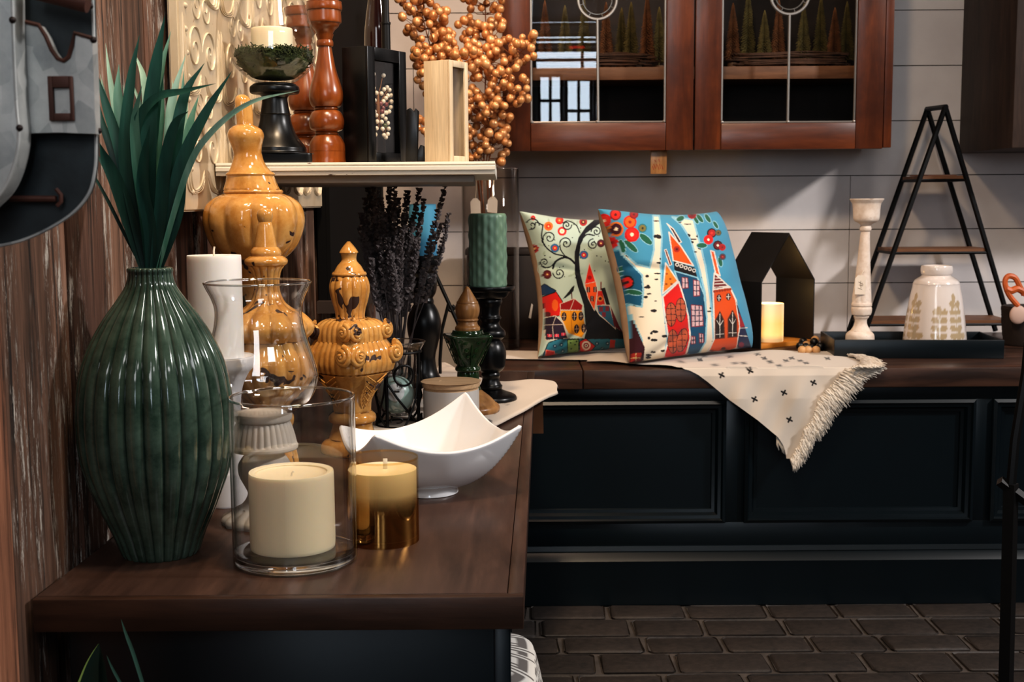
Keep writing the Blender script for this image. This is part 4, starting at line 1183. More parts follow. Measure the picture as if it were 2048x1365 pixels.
# ---- shadow boxes
def shadow_box(name, label, corner_px, left_px, right_px, top_px, Yc, depth_ang, mat, fr, glassm, dep, backm):
    """corner_px: the near vertical edge; left face goes back-left, front face goes right"""
    c = at_y(corner_px, 318, Yc); c = Vector((c.x, Yc, ZS))
    # face direction (to the right) and side direction
    a = depth_ang
    fx = Vector((math.cos(a), math.sin(a), 0)); sx = Vector((-math.sin(a), math.cos(a), 0))
    # width so that the right edge projects on right_px
    def solve(d, px):
        best = None
        for k in range(1, 400):
            w = k*.001; P_ = c+d*w
            v = CAM_R.transposed() @ (P_-CAM_P); u = 1024+F*v.x/-v.z
            if best is None or abs(u-px) < best[0]: best = (abs(u-px), w)
        return best[1]
    W = solve(fx, right_px); D = min(solve(sx, left_px), dep)
    H = at_y(corner_px, top_px, Yc).z-ZS
    t = thing(name, c+Vector((0, 0, .0006)), label, 'shadow box', rz=a)
    bm = BM()
    box(bm, (0, 0, 0), (fr*.35, D, H), .0008); box(bm, (W-fr*.35, 0, 0), (W, D, H), .0008)
    box(bm, (fr*.35+.0002, 0, 0), (W-fr*.35-.0002, D, fr*.35), .0008); box(bm, (fr*.35+.0002, 0, H-fr*.35), (W-fr*.35-.0002, D, H), .0008)
    obj('case', bm, mat, t)
    bm = BM()
    box(bm, (0, -.004, 0), (fr, -.0003, H), .001); box(bm, (W-fr, -.004, 0), (W, -.0003, H), .001)
    box(bm, (fr+.0002, -.004, 0), (W-fr-.0002, -.0003, fr), .001); box(bm, (fr+.0002, -.004, H-fr), (W-fr-.0002, -.0003, H), .001)
    obj('front_frame', bm, mat, t)
    bm = box(BM(), (fr*.36, D*.75, fr*.36), (W-fr*.36, D*.75+.003, H-fr*.36)); obj('back_board', bm, backm, t)
    bm = box(BM(), (fr*.5, .003, fr*.5), (W-fr*.5, .0045, H-fr*.5)); obj('glass_pane', bm, glassm, t)
    return t, W, H, D
t, W, H, D = shadow_box('shadow_box', 'black shadow box frame with a pearl butterfly brooch inside', 735, 688, 812, 92, 2.24, math.radians(60), m_blackpaint, .022, m_glass2, .075, M('brown_backing', C(58, 44, 36), .9))
print('sbox', W, H, D)
# pearl butterfly: part of the box, beads as sub-parts
m_pearl = M('pearl', C(226, 212, 188), .2, spec=.7, coat=.6); m_goldf = M('gold_filigree', C(150, 96, 50), .35, metal=.7)
br = BM()
cx_, cz_ = W*.50, H*.50; k_ = H*.30
def bp(u, v, d=0): return (cx_+u*k_*.62, D*.36+d, cz_+v*k_)
for s in (-1, 1):
    tube(br, [bp(0, .35), bp(s*.25, .62), bp(s*.4, .88)], .0009, 5)
    tube(br, [bp(s*.1, .1), bp(s*.8, .55), bp(s*.9, .2), bp(s*.15, -.1)], .0014, 5); tube(br, [bp(s*.1, -.1), bp(s*.7, -.3), bp(s*.5, -.85), bp(s*.1, -.3)], .0014, 5)
tube(br, [bp(0, .4), bp(0, 0), bp(0, -.6)], [.003, .0045, .002], 8)
brooch = obj('butterfly_brooch', br, m_goldf, t, smooth=60)
pts_ = []
for s in (-1, 1):
    for u, v in ((.2, .42), (.42, .55), (.66, .62), (.86, .55), (.97, .4), (1.0, .22), (.95, .05), (.8, -.08), (.58, -.12), (.38, -.12), (.55, .3), (.72, .38), (.35, .2), (.25, -.22), (.5, -.3), (.68, -.42), (.74, -.58), (.66, -.74), (.5, -.84), (.34, -.78), (.24, -.6), (.18, -.4), (.4, .95)): pts_.append((s*u, v))
pm0 = None
for u, v in pts_:
    if pm0 is None:
        pm0 = obj('pearl', ball(BM(), (0, 0, 0), .0042, 10, 8), m_pearl, brooch, loc=bp(u, v, -.003), smooth=180)
    else:
        c_ = pm0.copy(); COL.objects.link(c_); c_.parent = brooch; c_.location = bp(u, v, -.003)
for i, (u, v) in enumerate(((.12, .12), (.3, .0), (.22, -.1), (.55, .12), (.45, -.5))):
    obj('bead', ball(BM(), (0, 0, 0), .0048, 8, 6), M('garnet_bead' if i < 4 else 'green_bead', C(110, 40, 34) if i < 4 else C(70, 78, 30), .2, coat=.6), brooch, loc=bp(u, v, -.003), smooth=180)
m_oak = wood('pale_oak', C(206, 182, 150), C(226, 207, 178), (22, 22, 1.2), 3, .55, 0, .15)
t, W2, H2, D2 = shadow_box('shadow_box', 'pale natural wood shadow box at the right end of the shelf', 897, 850, 934, 120, 2.13, math.radians(60), m_oak, .011, m_glass2, .08, M('linen_backing', C(176, 152, 118), .9))
print('wbox', W2, H2, D2)

# ---- dark things behind the black shadow box
p = PS(758, 2.56)
t = thing('bottle', p.base+Vector((0, 0, .0006)), 'tall dark glass bottle behind the black shadow box', 'bottle')
rows = [(318, 26), (312, 27), (200, 27), (60, 25), (20, 22), (-40, 14), (-90, 10), (-130, 10), (-132, 8), (-130, 2)]
pr = p.prof(rows, 5, False); pr = [(a, c-pr[0][1]) for a, c, *_ in pr]
bm = lathe(BM(), pr, 48); obj('bottle_body', bm, M('maroon_glass', C(30, 10, 8), .12, coat=.6), t, smooth=60)
p = PS(776, 2.44)
t = thing('taper_holder', p.base+Vector((0, 0, .0006)), 'slim black metal taper holder rising behind the black shadow box', 'candle holder')
rows = [(318, 12), (314, 13), (306, 10), (290, 9), (60, 9), (31, 9), None, (31, 10), (27, 10), None, (27, 8), (-60, 7), (-130, 7), (-131, 1)]
pr = p.prof(rows, 4, False); pr = [(a, c-pr[0][1]) for a, c, *_ in pr]
bm = lathe(BM(), pr, 24); obj('rod', bm, m_blackmetal, t, smooth=45)
p = PS(826, 2.27); w_ = p.m(1)
t = thing('metal_bookend', p.base+Vector((0, 0, .0006)), 'small black notched metal bookend beside the pale wood shadow box', 'bookend')
bm = prism(BM(), [(-14*w_, 0), (10*w_, 0), (14*w_, 105*w_), (8*w_, 111*w_), (4*w_, 104*w_), (-2*w_, 112*w_), (-10*w_, 108*w_)], -.012, -.004, axis='y', bevel=.001); obj('upright_plate', bm, m_blackpaint, t)
bm = prism(BM(), [(-14*w_, .0), (24*w_, .0), (24*w_, 36*w_), (16*w_, 40*w_), (11*w_, 30*w_), (-14*w_, 28*w_)], -.0035, .03, axis='y', bevel=.001); obj('foot', bm, m_blackpaint, t)
# ================================================================ things on the bench
# ---- fringed cream throw
yfr = BF-.006
THY = BF
def edge_py(px): # photo row of the bench top edge at column px
    v = CAM_R.transposed() @ (Vector((at_y(px, 737, BF).x, BF, ZB))-CAM_P); return 682.5-F*v.y/-v.z
rowsT = [ # (row, left x, right x) measured on the photo
 (704, 1440, 1690), (708, 1330, 1712), (712, 1240, 1735), (717, 1180, 1752), (723, 1172, 1766), (729, 1262, 1768), (735, 1345, 1758), (741, 1378, 1742), (750, 1396, 1733), (765, 1416, 1720), (780, 1434, 1705), (800, 1458, 1685), (820, 1486, 1674), (840, 1514, 1664), (860, 1538, 1642), (875, 1556, 1634), (890, 1566, 1626), (905, 1571, 1612), (920, 1573, 1600)]
ry = [r[0] for r in rowsT]
NV, NU = 230, 240
ys = np.linspace(704, 918, NV); P = np.zeros((NV, NU, 3)); PXX = np.zeros((NV, NU)); PYY = np.zeros((NV, NU))
for j, yy in enumerate(ys):
    xl = np.interp(yy, ry, [r[1] for r in rowsT]); xr = np.interp(yy, ry, [r[2] for r in rowsT])-np.interp(yy, [704, 735, 800, 918], [18, 44, 40, 16])
    for i in range(NU):
        xx = xl+(xr-xl)*i/(NU-1)
        ed = edge_py(xx)
        if yy < ed:
            q_ = at_z(xx, yy, ZB+.004)
            lift = .0022*math.sin(xx*.045+yy*.1)+.002*math.sin(xx*.021)
            if yy > ed-3: lift *= (ed-yy)/3
            P[j, i] = (q_.x, max(q_.y, BF-.003), ZB+.0055+lift)
        else:
            d = yy-ed
            off = .004+min(1, d/14)*.006+min(1, d/60)*.010*(.6+.4*math.sin(xx*.05-yy*.02)+.35*math.sin(xx*.11+yy*.05))
            q_ = at_y(xx, yy, BF-off)
            P[j, i] = (q_.x, q_.y, min(q_.z, ZB+.0055))
        PXX[j, i] = xx; PYY[j, i] = yy
art = Art(PXX, PYY, (198, 188, 177))
for x, y in ((1443, 751), (1500, 742), (1627, 766), (1568, 786), (1509, 799), (1579, 840), (1470, 728), (1487, 729), (1558, 733), (1612, 730), (1408, 712), (1361, 726), (1528, 720), (1460, 712), (1515, 712), (1583, 718), (1572, 723), (1655, 720), (1540, 726), (1430, 729), (1600, 724), (1400, 720)):
    k_ = 1 if y > 739 else .5
    art.line([(x-5, y-2.6*k_), (x+5, y+2.6*k_)], 3.6*(.5+.5*k_), (24, 22, 24)); art.line([(x+2.4, y-4.5*k_), (x-2.4, y+4.5*k_)], 3.6*(.5+.5*k_), (24, 22, 24))
tho = (float(P[100, 100, 0]), BF, ZB)
throw = thing('throw_blanket', tho, 'cream cotton throw with small black crosses and fringe, draped over the bench edge', 'blanket')
m_throw = vcol_mat('throw_cotton', .9, .25, 1200, .3)
grid_mesh('cloth', P, m_throw, throw, art.c, origin=tho)
# underside corner peeking out below
bm = BM()
for k in range(60):
    x = R.uniform(1552, 1572); y0_ = R.uniform(862, 880)
    a = at_y(x, y0_, BF-.006); c = at_y(x+R.uniform(-3, 9)+6, y0_+R.uniform(20, 36), BF-.005)
    tube(bm, [a, a.lerp(c, .5)+Vector((R.uniform(-.003, .003), 0, 0)), c], [.003, .0032, .0012], 5)
# fringe: yarn tassels along the right edge
for k in range(560):
    s = k/560
    yy = 706+s*214
    xr = np.interp(yy, ry, [r[2] for r in rowsT]); wdt = np.interp(yy, [704, 735, 800, 918], [18, 44, 40, 16])
    for q in range(2):
        x0 = xr-wdt*R.uniform(.85, 1.25); y0_ = yy+R.uniform(-3, 3)
        ln = R.uniform(.75, 1.08)
        dx_ = wdt*ln*np.interp(yy, [704, 730, 760, 850, 918], [1.5, 1.0, .75, .5, .4]); dy_ = np.interp(yy, [704, 735, 780, 918], [4, 14, 34, 26])*R.uniform(.6, 1.1)
        pts = []
        for u in (0, .35, .7, 1):
            xx = x0+dx_*u+R.uniform(-2, 2)*u; y2 = y0_+dy_*(u**1.3)
            ed = edge_py(xx)
            if y2 < ed-1: g_ = at_z(xx, y2, ZB+.008); pts.append(Vector((g_.x, g_.y, ZB+.007+R.uniform(0, .005))))
            else: pts.append(at_y(xx, max(y2, ed+1), BF-.016-R.uniform(0, .010)-.004*u))
        tube(bm, pts, [.0022, .0026, .0022, .0008], 5)
o_ = obj('fringe', bm, M('throw_fringe', C(206, 196, 183), .9, var=.14, vscale=40, sheen=.3), throw, origin=tho, smooth=180)
o_['kind'] = 'stuff'
# folded strip of the throw that runs on behind the cushions
bm = BM()
P2 = []
for j in range(14):
    row_ = []
    for i in range(60):
        xx = 1008+i*4.6; yy = 702+j*1.3+ (i/60)*4
        q_ = at_z(xx, yy, ZB+.003); row_.append((q_.x, q_.y, ZB+.004+.004*math.sin(PI*j/13)*(1+.4*math.sin(i*.5))))
    P2.append(row_)
P2 = np.array(P2); cc = np.ones((14, 60, 3))*np.array(C(192, 182, 171)[:3])
grid_mesh('folded_end', P2, m_throw, throw, cc, origin=tho)

# ---- printed cushions
def cushion(label, cor, Ys, art_fn, thick, bowl_, bowr_, n=300, name='throw_cushion'):
    """cor: TL,TR,BR,BL in crop px ; Ys: depth of each corner"""
    px = [(1020+x/3.792, 400+y/3.792) for x, y in cor]
    Q = [np.array(at_y(x, y, Y)) for (x, y), Y in zip(px, Ys)]
    low = min(Q[2][2], Q[3][2])
    for k in (2, 3): Q[k][2] = max(Q[k][2], ZB+.012)
    u = np.linspace(0, 1, n); U, V = np.meshgrid(u, u)
    def bil(A): return (A[0]*((1-U)*(1-V))[..., None]+A[1]*(U*(1-V))[..., None]+A[2]*(U*V)[..., None]+A[3]*((1-U)*V)[..., None])
    B0 = bil(Q); cc = bil([np.array(c, float) for c in cor])
    # sides bow in between the pointed corners
    a = 2*U-1; b_ = 2*V-1
    bow = np.where(a < 0, bowl_, bowr_); bowv = np.where(b_ < 0, .085, .015)
    ux = Q[1]-Q[0]; vy = Q[3]-Q[0]
    sa = .5*a*bow*(1-np.abs(b_)**2.2); sb_ = .5*b_*bowv*(1-np.abs(a)**2.2)
    B0 = B0 - ux[None, None]*sa[..., None] - vy[None, None]*sb_[..., None]
    cA = [np.array(c, float) for c in cor]
    cc = cc - (cA[1]-cA[0])[None, None]*sa[..., None] - (cA[3]-cA[0])[None, None]*sb_[..., None]
    nrm = np.cross(ux, vy); nrm /= np.linalg.norm(nrm)
    if nrm[1] > 0: nrm = -nrm
    H = thick*((1-a**4)*(1-b_**4))**.45
    wr = .005*np.sin(9*a+5*b_)*np.sin(7*b_-3*a)*(1-a**2)*(1-b_**2)
    crease = -.009*np.exp(-((b_-.55+.5*a)/.06)**2)*np.exp(-((a+.55)/.3)**2)-.011*np.exp(-((b_-.25*a-.05)/.05)**2)*np.exp(-((a+.75)/.35)**2)
    fr = B0+nrm*(H+wr+crease)[..., None]
    bk = B0-nrm*(H*.9)[..., None]
    Rm = np.array(CAM_R); w3 = (fr-np.array(CAM_P))@Rm
    cc = np.stack([(1024+F*w3[..., 0]/-w3[..., 2]-1020)*3.792, (682.5-F*w3[..., 1]/-w3[..., 2]-400)*3.792], -1)   # the print as it lies on the plump cushion
    ctr = (Q[2]+Q[3])/2; org = (float(ctr[0]), float(ctr[1]), ZB)
    mn = min(fr[..., 2].min(), bk[..., 2].min())
    dz = max(0, ZB+.0015-mn) if mn < ZB+.0015 else 0
    fr[..., 2] += dz*0; 
    for A in (fr, bk): A[..., 2] = np.maximum(A[..., 2], ZB+.012)
    t = thing(name, org, label, 'cushion')
    grid_mesh('front_panel', fr, vcol_mat('printed_cotton', .85, .2, 1500, .15), t, art_fn(cc[..., 0], cc[..., 1]).c, origin=org)
    s = n//4
    bs = bk[::4, ::4] if n % 4 else bk[::3, ::3]
    bs = np.concatenate([bs, bk[::3, -1:][:bs.shape[0]]], 1) if False else bk
    grid_mesh('back_panel', bk[:, ::-1], M('beige_linen', C(176, 146, 118), .9, var=.1, vscale=30, bmp=.1, bscale=400), t, None, origin=org)
    return t
K = (14, 18, 28)
def art_left(X, Y):
    A = Art(X, Y, (178, 196, 184)); r = random.Random(3)
    for _ in range(26): A.circ(r.uniform(120, 700), r.uniform(150, 620), r.uniform(12, 26), (160, 178, 160), 8, r.uniform(0, 3))
    for _ in range(34): A.circ(r.uniform(150, 760), r.uniform(180, 740), 4.5, K)
    for x, y, R_, o_, i_ in ((292, 200, 34, (226, 110, 40), (205, 50, 35)), (395, 238, 34, (196, 40, 40), (232, 214, 190)), (340, 366, 33, (52, 104, 150), (214, 60, 40)), (184, 372, 34, (170, 34, 34), (60, 20, 26)), (282, 566, 34, (86, 26, 34), (120, 40, 40)), (560, 418, 33, (52, 92, 140), (190, 40, 50)), (375, 156, 30, (190, 34, 34), (226, 90, 40)), (175, 137, 18, (200, 40, 44), (120, 20, 24)), (556, 168, 30, (170, 40, 40), (90, 24, 30)), (690, 330, 30, (70, 30, 40), (120, 40, 50))):
        A.circ(x, y, R_, o_); A.circ(x, y, R_*.55, i_); A.circ(x, y, R_*.2, (240, 190, 120))
    # tree
    A.poly([(640, 150), (575, 205), (520, 285), (490, 400), (492, 560), (512, 650), (560, 800), (578, 1000), (560, 1060), (960, 1080), (930, 1040), (860, 1010), (760, 940), (680, 880), (610, 780), (560, 660), (532, 560), (524, 450), (534, 345), (575, 255), (680, 180), (800, 150)], K)
    for pts, w in (([(500, 490), (450, 445), (400, 440), (345, 470), (325, 520)], 15), ([(430, 430), (330, 405), (262, 345), (240, 280), (250, 190)], 10), ([(350, 470), (300, 510), (250, 510), (232, 470)], 9), ([(420, 430), (385, 380), (378, 340)], 8), ([(530, 320), (580, 265), (640, 270)], 10), ([(245, 190), (200, 170), (190, 190)], 9), ([(530, 250), (500, 190), (440, 160), (400, 175)], 8)):
        A.line(pts, w, K)
    for x, y, R_, st, sg in ((372, 556, 46, PI, -1), (300, 288, 50, PI*.9, 1), (425, 330, 48, PI, 1), (262, 474, 34, PI*.5, 1), (166, 192, 56, 0, -1), (630, 338, 42, -PI/2, -1), (430, 192, 38, 0, 1), (655, 240, 40, PI, 1)):
        A.spiral(x, y, R_, 8.5, K, 1.7, st, sg)
    W_ = (206, 190, 176)
    A.poly([(225, 660), (262, 638), (350, 690), (290, 728), (240, 725)], (22, 58, 96), K, 3)
    A.poly([(235, 740), (350, 698), (398, 770), (392, 880), (262, 885)], (206, 30, 22), K, 3); A.circ(342, 800, 24, (226, 96, 30), 44); A.circ(285, 870, 24, (90, 24, 30), 22)
    A.line([(468, 700), (470, 750)], 8, (90, 30, 30), False)
    A.poly([(380, 790), (488, 748), (552, 800), (545, 838), (384, 835)], (146, 20, 24), W_, 2.5); A.line([(488, 752), (455, 838)], 4, W_, False)
    A.poly([(384, 838), (546, 838), (578, 990), (545, 1046), (440, 1012), (398, 920), (378, 880)], (226, 150, 28), W_, 2.5); A.line([(462, 840), (470, 1000)], 5, (190, 110, 20), False)
    for x, y in ((410, 886), (488, 884), (538, 882), (505, 980), (560, 975)):
        A.circ(x, y, 19, (44, 30, 40), 34); A.line([(x, y-26), (x, y+26)], 3, (210, 180, 150), False); A.line([(x-15, y), (x+15, y)], 3, (210, 180, 150), False)
    A.poly([(258, 895), (345, 880), (402, 935), (438, 1050), (270, 1066)], (40, 26, 46), W_, 2.5); A.line([(348, 884), (322, 955), (330, 1056)], 4, W_, False); A.line([(262, 950), (400, 945)], 4, W_, False)
    for x, y in ((355, 1030), (405, 1020), (300, 1030)): A.poly([(x-16, y-10), (x+16, y-10), (x+16, y+10), (x-16, y+10)], (210, 60, 80)); A.line([(x, y-10), (x, y+10)], 3, W_, False)
    A.poly([(490, 648), (470, 662), (450, 690), (400, 752), (420, 745), (460, 715), (482, 690)], (16, 16, 20))
    # tower
    A.poly([(602, 478), (650, 620), (664, 690), (640, 842), (592, 745), (566, 640)], (222, 84, 30), W_, 2.5); A.poly([(602, 478), (648, 622), (566, 640)], (214, 40, 26), W_, 2); A.circ(604, 590, 16, (150, 20, 20))
    for x, y in ((594, 682), (645, 680), (622, 750)): A.poly([(x-13, y-20), (x+13, y-20), (x+13, y+20), (x-13, y+20)], (70, 30, 34)); A.line([(x, y-20), (x, y+20)], 3, W_, False)
    A.poly([(664, 690), (700, 690), (722, 795), (655, 800)], (206, 40, 30), W_, 2); A.circ(684, 750, 22, (232, 130, 60)); A.circ(684, 750, 12, (60, 24, 30))
    A.poly([(690, 672), (720, 665), (758, 795), (732, 800)], K); A.line([(690, 625), (690, 680)], 9, (120, 40, 40), False)
    A.poly([(658, 800), (755, 800), (800, 980), (670, 862)], (40, 96, 124), W_, 2.5)
    for x, y in ((690, 830), (738, 826), (712, 870)): A.poly([(x-14, y-18), (x+14, y-18), (x+14, y+18), (x-14, y+18)], (120, 44, 60))
    A.poly([(760, 800), (830, 960), (860, 1010), (790, 960)], (96, 24, 36))
    # fish
    A.poly([(215, 1240), (250, 1180), (290, 1085), (370, 1056), (890, 1052), (990, 1090), (960, 1160), (700, 1190), (300, 1260), (230, 1290)], (46, 116, 134), K, 3)
    A.poly([(435, 1062), (522, 1058), (520, 1196), (440, 1214)], (120, 150, 84), K, 3)
    for x, y in ((460, 1085), (495, 1100), (465, 1130), (500, 1150), (470, 1180), (505, 1075)): A.circ(x, y, 8, (30, 50, 40), 5)
    A.poly([(528, 1075), (575, 1052), (648, 1110), (600, 1165), (530, 1200)], (206, 46, 40), K, 3); A.circ(578, 1106, 34, (232, 214, 196)); A.circ(578, 1106, 22, (150, 40, 44)); A.circ(578, 1106, 12, (240, 230, 210)); A.circ(578, 1106, 6, K)
    A.poly([(228, 1270), (262, 1220), (275, 1140), (335, 1150), (345, 1180), (290, 1215), (255, 1270)], (206, 40, 32), (240, 120, 100), 3)
    for x, y in ((340, 1110), (390, 1100), (400, 1150), (660, 1090), (700, 1130), (740, 1090)): A.circ(x, y, 14, (20, 60, 84)); A.circ(x, y, 6, (160, 190, 190))
    A.poly([(760, 1060), (800, 1065), (790, 1140), (755, 1120)], (190, 60, 50))
    return A
def art_right(X, Y):
    A = Art(X, Y, (72, 146, 178)); r = random.Random(5)
    CR = (226, 214, 192); LB = (140, 188, 204)
    A.poly([(760, 400), (830, 390), (960, 520), (1000, 560), (1010, 700), (1000, 820), (880, 800), (830, 700), (800, 560)], (20, 88, 122))
    T1 = [(1085, 120), (1130, 120), (1152, 280), (1142, 500), (1152, 700), (1172, 880), (1195, 1060), (1155, 1260), (1010, 1290), (1000, 1060), (920, 880), (880, 790), (1000, 812), (1012, 700), (1002, 570), (850, 415), (820, 365), (960, 490), (1060, 515), (1092, 380)]
    A.poly(T1, CR, LB, 7)
    T2 = [(1230, 130), (1390, 150), (1440, 330), (1482, 500), (1512, 700), (1534, 900), (1545, 1080), (1450, 1230), (1370, 1230), (1482, 1080), (1492, 900), (1478, 700), (1430, 500), (1370, 300), (1300, 190)]
    A.poly(T2, CR, LB, 7)
    for _ in range(110):
        x, y = r.uniform(840, 1560), r.uniform(120, 1240)
        m_ = (in_poly(X, Y, T1) | in_poly(X, Y, T2)) & ((((X-x)/r.uniform(10, 30))**2+((Y-y)/r.uniform(4, 13))**2) < 1)
        A.fill(m_, (34, 32, 34))
    A.poly([(905, 890), (940, 930), (1022, 1120), (1005, 1300), (900, 1300)], (58, 18, 30)); A.poly([(915, 1165), (1000, 1160), (985, 1250), (915, 1240)], (150, 40, 30)); A.line([(955, 1165), (955, 1240)], 5, (200, 180, 120)); A.line([(918, 1200), (990, 1200)], 5, (200, 180, 120))
    WL = (214, 206, 196)
    A.poly([(1205, 245), (1292, 345), (1392, 500), (1238, 462)], (226, 84, 20), WL, 5); A.circ(1265, 375, 24, (170, 40, 24)); A.circ(1265, 375, 10, (90, 20, 24))
    A.poly([(1190, 180), (1240, 220), (1300, 320), (1280, 330), (1230, 240)], (70, 30, 34), WL, 4)
    A.poly([(1240, 465), (1402, 515), (1418, 585), (1248, 535)], (24, 22, 26))
    for i in range(5): A.circ(1268+i*32, 492+i*11, 15, WL); A.circ(1268+i*32, 492+i*11, 8, (24, 22, 26))
    A.poly([(1248, 540), (1422, 590), (1472, 720), (1492, 900), (1482, 1080), (1400, 1220), (1280, 1230), (1366, 1050), (1352, 880), (1312, 720)], (10, 72, 104), LB, 5)
    A.poly([(1180, 478), (1272, 615), (1158, 712)], (222, 124, 34), WL, 5); A.poly([(1172, 380), (1186, 375), (1226, 490), (1210, 500)], (120, 50, 30), WL, 3)
    for x, y in ((1190, 560), (1215, 600), (1185, 640), (1225, 640)): A.circ(x, y, 9, (150, 70, 20))
    A.poly([(1158, 735), (1280, 622), (1312, 720), (1352, 880), (1368, 1050), (1330, 1200), (1150, 1250), (1202, 1060), (1176, 880)], (206, 26, 22), WL, 6)
    for x, y, a in ((1222, 870, 0), (1295, 835, 0), (1235, 1075, 0), (1305, 1065, .25)):
        A.circ(x, y, 42, (50, 28, 26), 92, a); A.circ(x, y, 37, (176, 84, 56), 86, a)
        for yy in (-45, 0, 45): A.line([(x-30, y+yy), (x+30, y+yy)], 5, (50, 28, 26), False)
        A.line([(x-4, y-84), (x+4, y+84)], 5, (50, 28, 26), False)
    for x, y, w, h, nx, ny in ((1328, 630, 24, 42, 2, 2), (1415, 670, 24, 62, 2, 3), (1420, 880, 46, 84, 3, 4), (1390, 1065, 17, 30, 2, 2), (1452, 1050, 17, 36, 2, 2)):
        pts = [(x-w, y-h), (x+w*.8, y-h*.9), (x+w, y+h*.9), (x-w*.9, y+h)]
        A.poly(pts, (206, 170, 172))
        for i in range(1, nx): A.line([(x-w+2*w*i/nx, y-h), (x-w+2*w*i/nx, y+h)], 7, (30, 40, 66), False)
        for i in range(1, ny): A.line([(x-w, y-h+2*h*i/ny), (x+w, y-h+2*h*i/ny)], 7, (30, 40, 66), False)
        A.fill(dist_line(X, Y, pts, True) < 3, (120, 30, 50))
    A.poly([(1520, 385), (1548, 392), (1592, 575), (1560, 560)], (220, 88, 34), WL, 5)
    A.poly([(1550, 555), (1665, 662), (1540, 680)], (112, 32, 36), WL, 5)
    for i in range(4): A.line([(1545+i*1, 592+i*24), (1590+i*24, 594+i*20)], 6, WL, False)
    A.poly([(1540, 680), (1668, 662), (1714, 760), (1744, 960), (1722, 1120), (1640, 1180), (1490, 1180), (1552, 1050)], (208, 78, 20), WL, 6)
    for i in range(7): A.circ(1550+i*20, 696-i*3, 10, (150, 50, 18))
    for x, y in ((1585, 745), (1656, 735)): A.circ(x, y, 18, (60, 24, 24), 28); A.line([(x, y-20), (x, y+20)], 5, WL, False); A.line([(x-14, y), (x+14, y)], 5, WL, False)
    for x, y in ((1592, 955), (1688, 945)):
        A.poly([(x-34, y+100), (x-34, y-40), (x, y-105), (x+30, y-40), (x+34, y+92)], (34, 22, 24), (90, 40, 24), 4); A.line([(x, y-90), (x, y+90)], 5, WL, False); A.line([(x-24, y-40), (x, y), (x+24, y-40)], 4, WL, False); A.line([(x-30, y+66), (x+30, y+62)], 4, WL, False)
    for x, y in ((1530, 1160), (1620, 1140), (1690, 1150)): A.circ(x, y, 22, (60, 26, 26))
    A.poly([(1715, 770), (1780, 960), (1840, 1150), (1735, 1180), (1722, 1110), (1748, 960)], (24, 32, 70)); A.poly([(1735, 850), (1782, 960), (1745, 970)], (150, 28, 40)); A.line([(1745, 975), (1800, 970)], 6, WL, False); A.line([(1735, 1030), (1800, 1035)], 6, WL, False); A.circ(1755, 1100, 20, (130, 24, 60))
    # blossoms and leaves
    G = (34, 96, 72)
    for x, y, w, h, a in ((850, 352, 20, 50, -.3), (918, 352, 62, 20, .75), (1030, 298, 58, 22, .7), (942, 702, 62, 18, .15), (835, 545, 14, 40, .3), (1455, 346, 38, 18, 0), (1292, 142, 30, 18, -.4), (1412, 152, 30, 14, 1.1), (1440, 140, 36, 14, .9), (1500, 140, 36, 14, 1.0), (1560, 190, 30, 12, 1.0), (1595, 470, 14, 36, -.2)):
        A.circ(x, y, w+6, LB, h+6, a); A.circ(x, y, w, G, h, a)
    for x, y, R_, o_, i_, d_ in ((715, 158, 52, (196, 26, 28), (214, 50, 40), (240, 220, 190)), (800, 112, 44, (120, 30, 40), (206, 40, 30), (90, 20, 24)), (805, 222, 56, (206, 110, 40), (66, 22, 40), (240, 220, 190)), (925, 264, 56, (196, 28, 26), (216, 40, 34), (240, 220, 190)), (770, 326, 48, (196, 30, 30), (176, 26, 28), (90, 20, 24)), (910, 168, 50, (190, 40, 26), (226, 96, 30), (150, 40, 24)), (1005, 215, 34, (40, 110, 120), (120, 110, 60), (40, 40, 40)), (890, 626, 52, (26, 24, 30), (200, 34, 30), (60, 20, 24)), (1530, 252, 36, (30, 24, 34), (170, 34, 34), (220, 60, 50)), (1505, 302, 36, (206, 44, 40), (200, 30, 30), (240, 220, 200)), (1576, 345, 36, (40, 20, 28), (110, 24, 36), (240, 220, 200)), (1612, 432, 26, (46, 90, 110), (110, 44, 50), (200, 60, 50)), (1610, 360, 26, (190, 30, 34), (170, 26, 30), (120, 20, 24)), (660, 190, 34, (206, 96, 34), (190, 50, 30), (120, 20, 20)), (720, 235, 30, (70, 90, 70), (140, 90, 40), (60, 40, 40)), (940, 110, 34, (120, 24, 30), (150, 30, 34), (90, 20, 24)), (1380, 110, 34, (150, 30, 36), (120, 20, 30), (60, 20, 24)), (1580, 250, 24, (60, 96, 90), (120, 90, 50), (50, 40, 40))):
        A.circ(x, y, R_, o_); A.circ(x, y, R_*.75, i_); A.circ(x, y, R_*.25, d_)
    return A
cushion('square printed cushion with swirling black tree and little houses, behind the other cushion', [(72, 88), (800, 140), (960, 1150), (212, 1262)], (3.45, 3.62, 3.52, 3.32), art_left, .078, .24, .08)
cushion('square printed cushion with birch trunks and tall coloured houses, in front', [(668, 68), (1562, 88), (1832, 1146), (905, 1290)], (3.28, 3.56, 3.50, 3.18), art_right, .085, .13, .06)

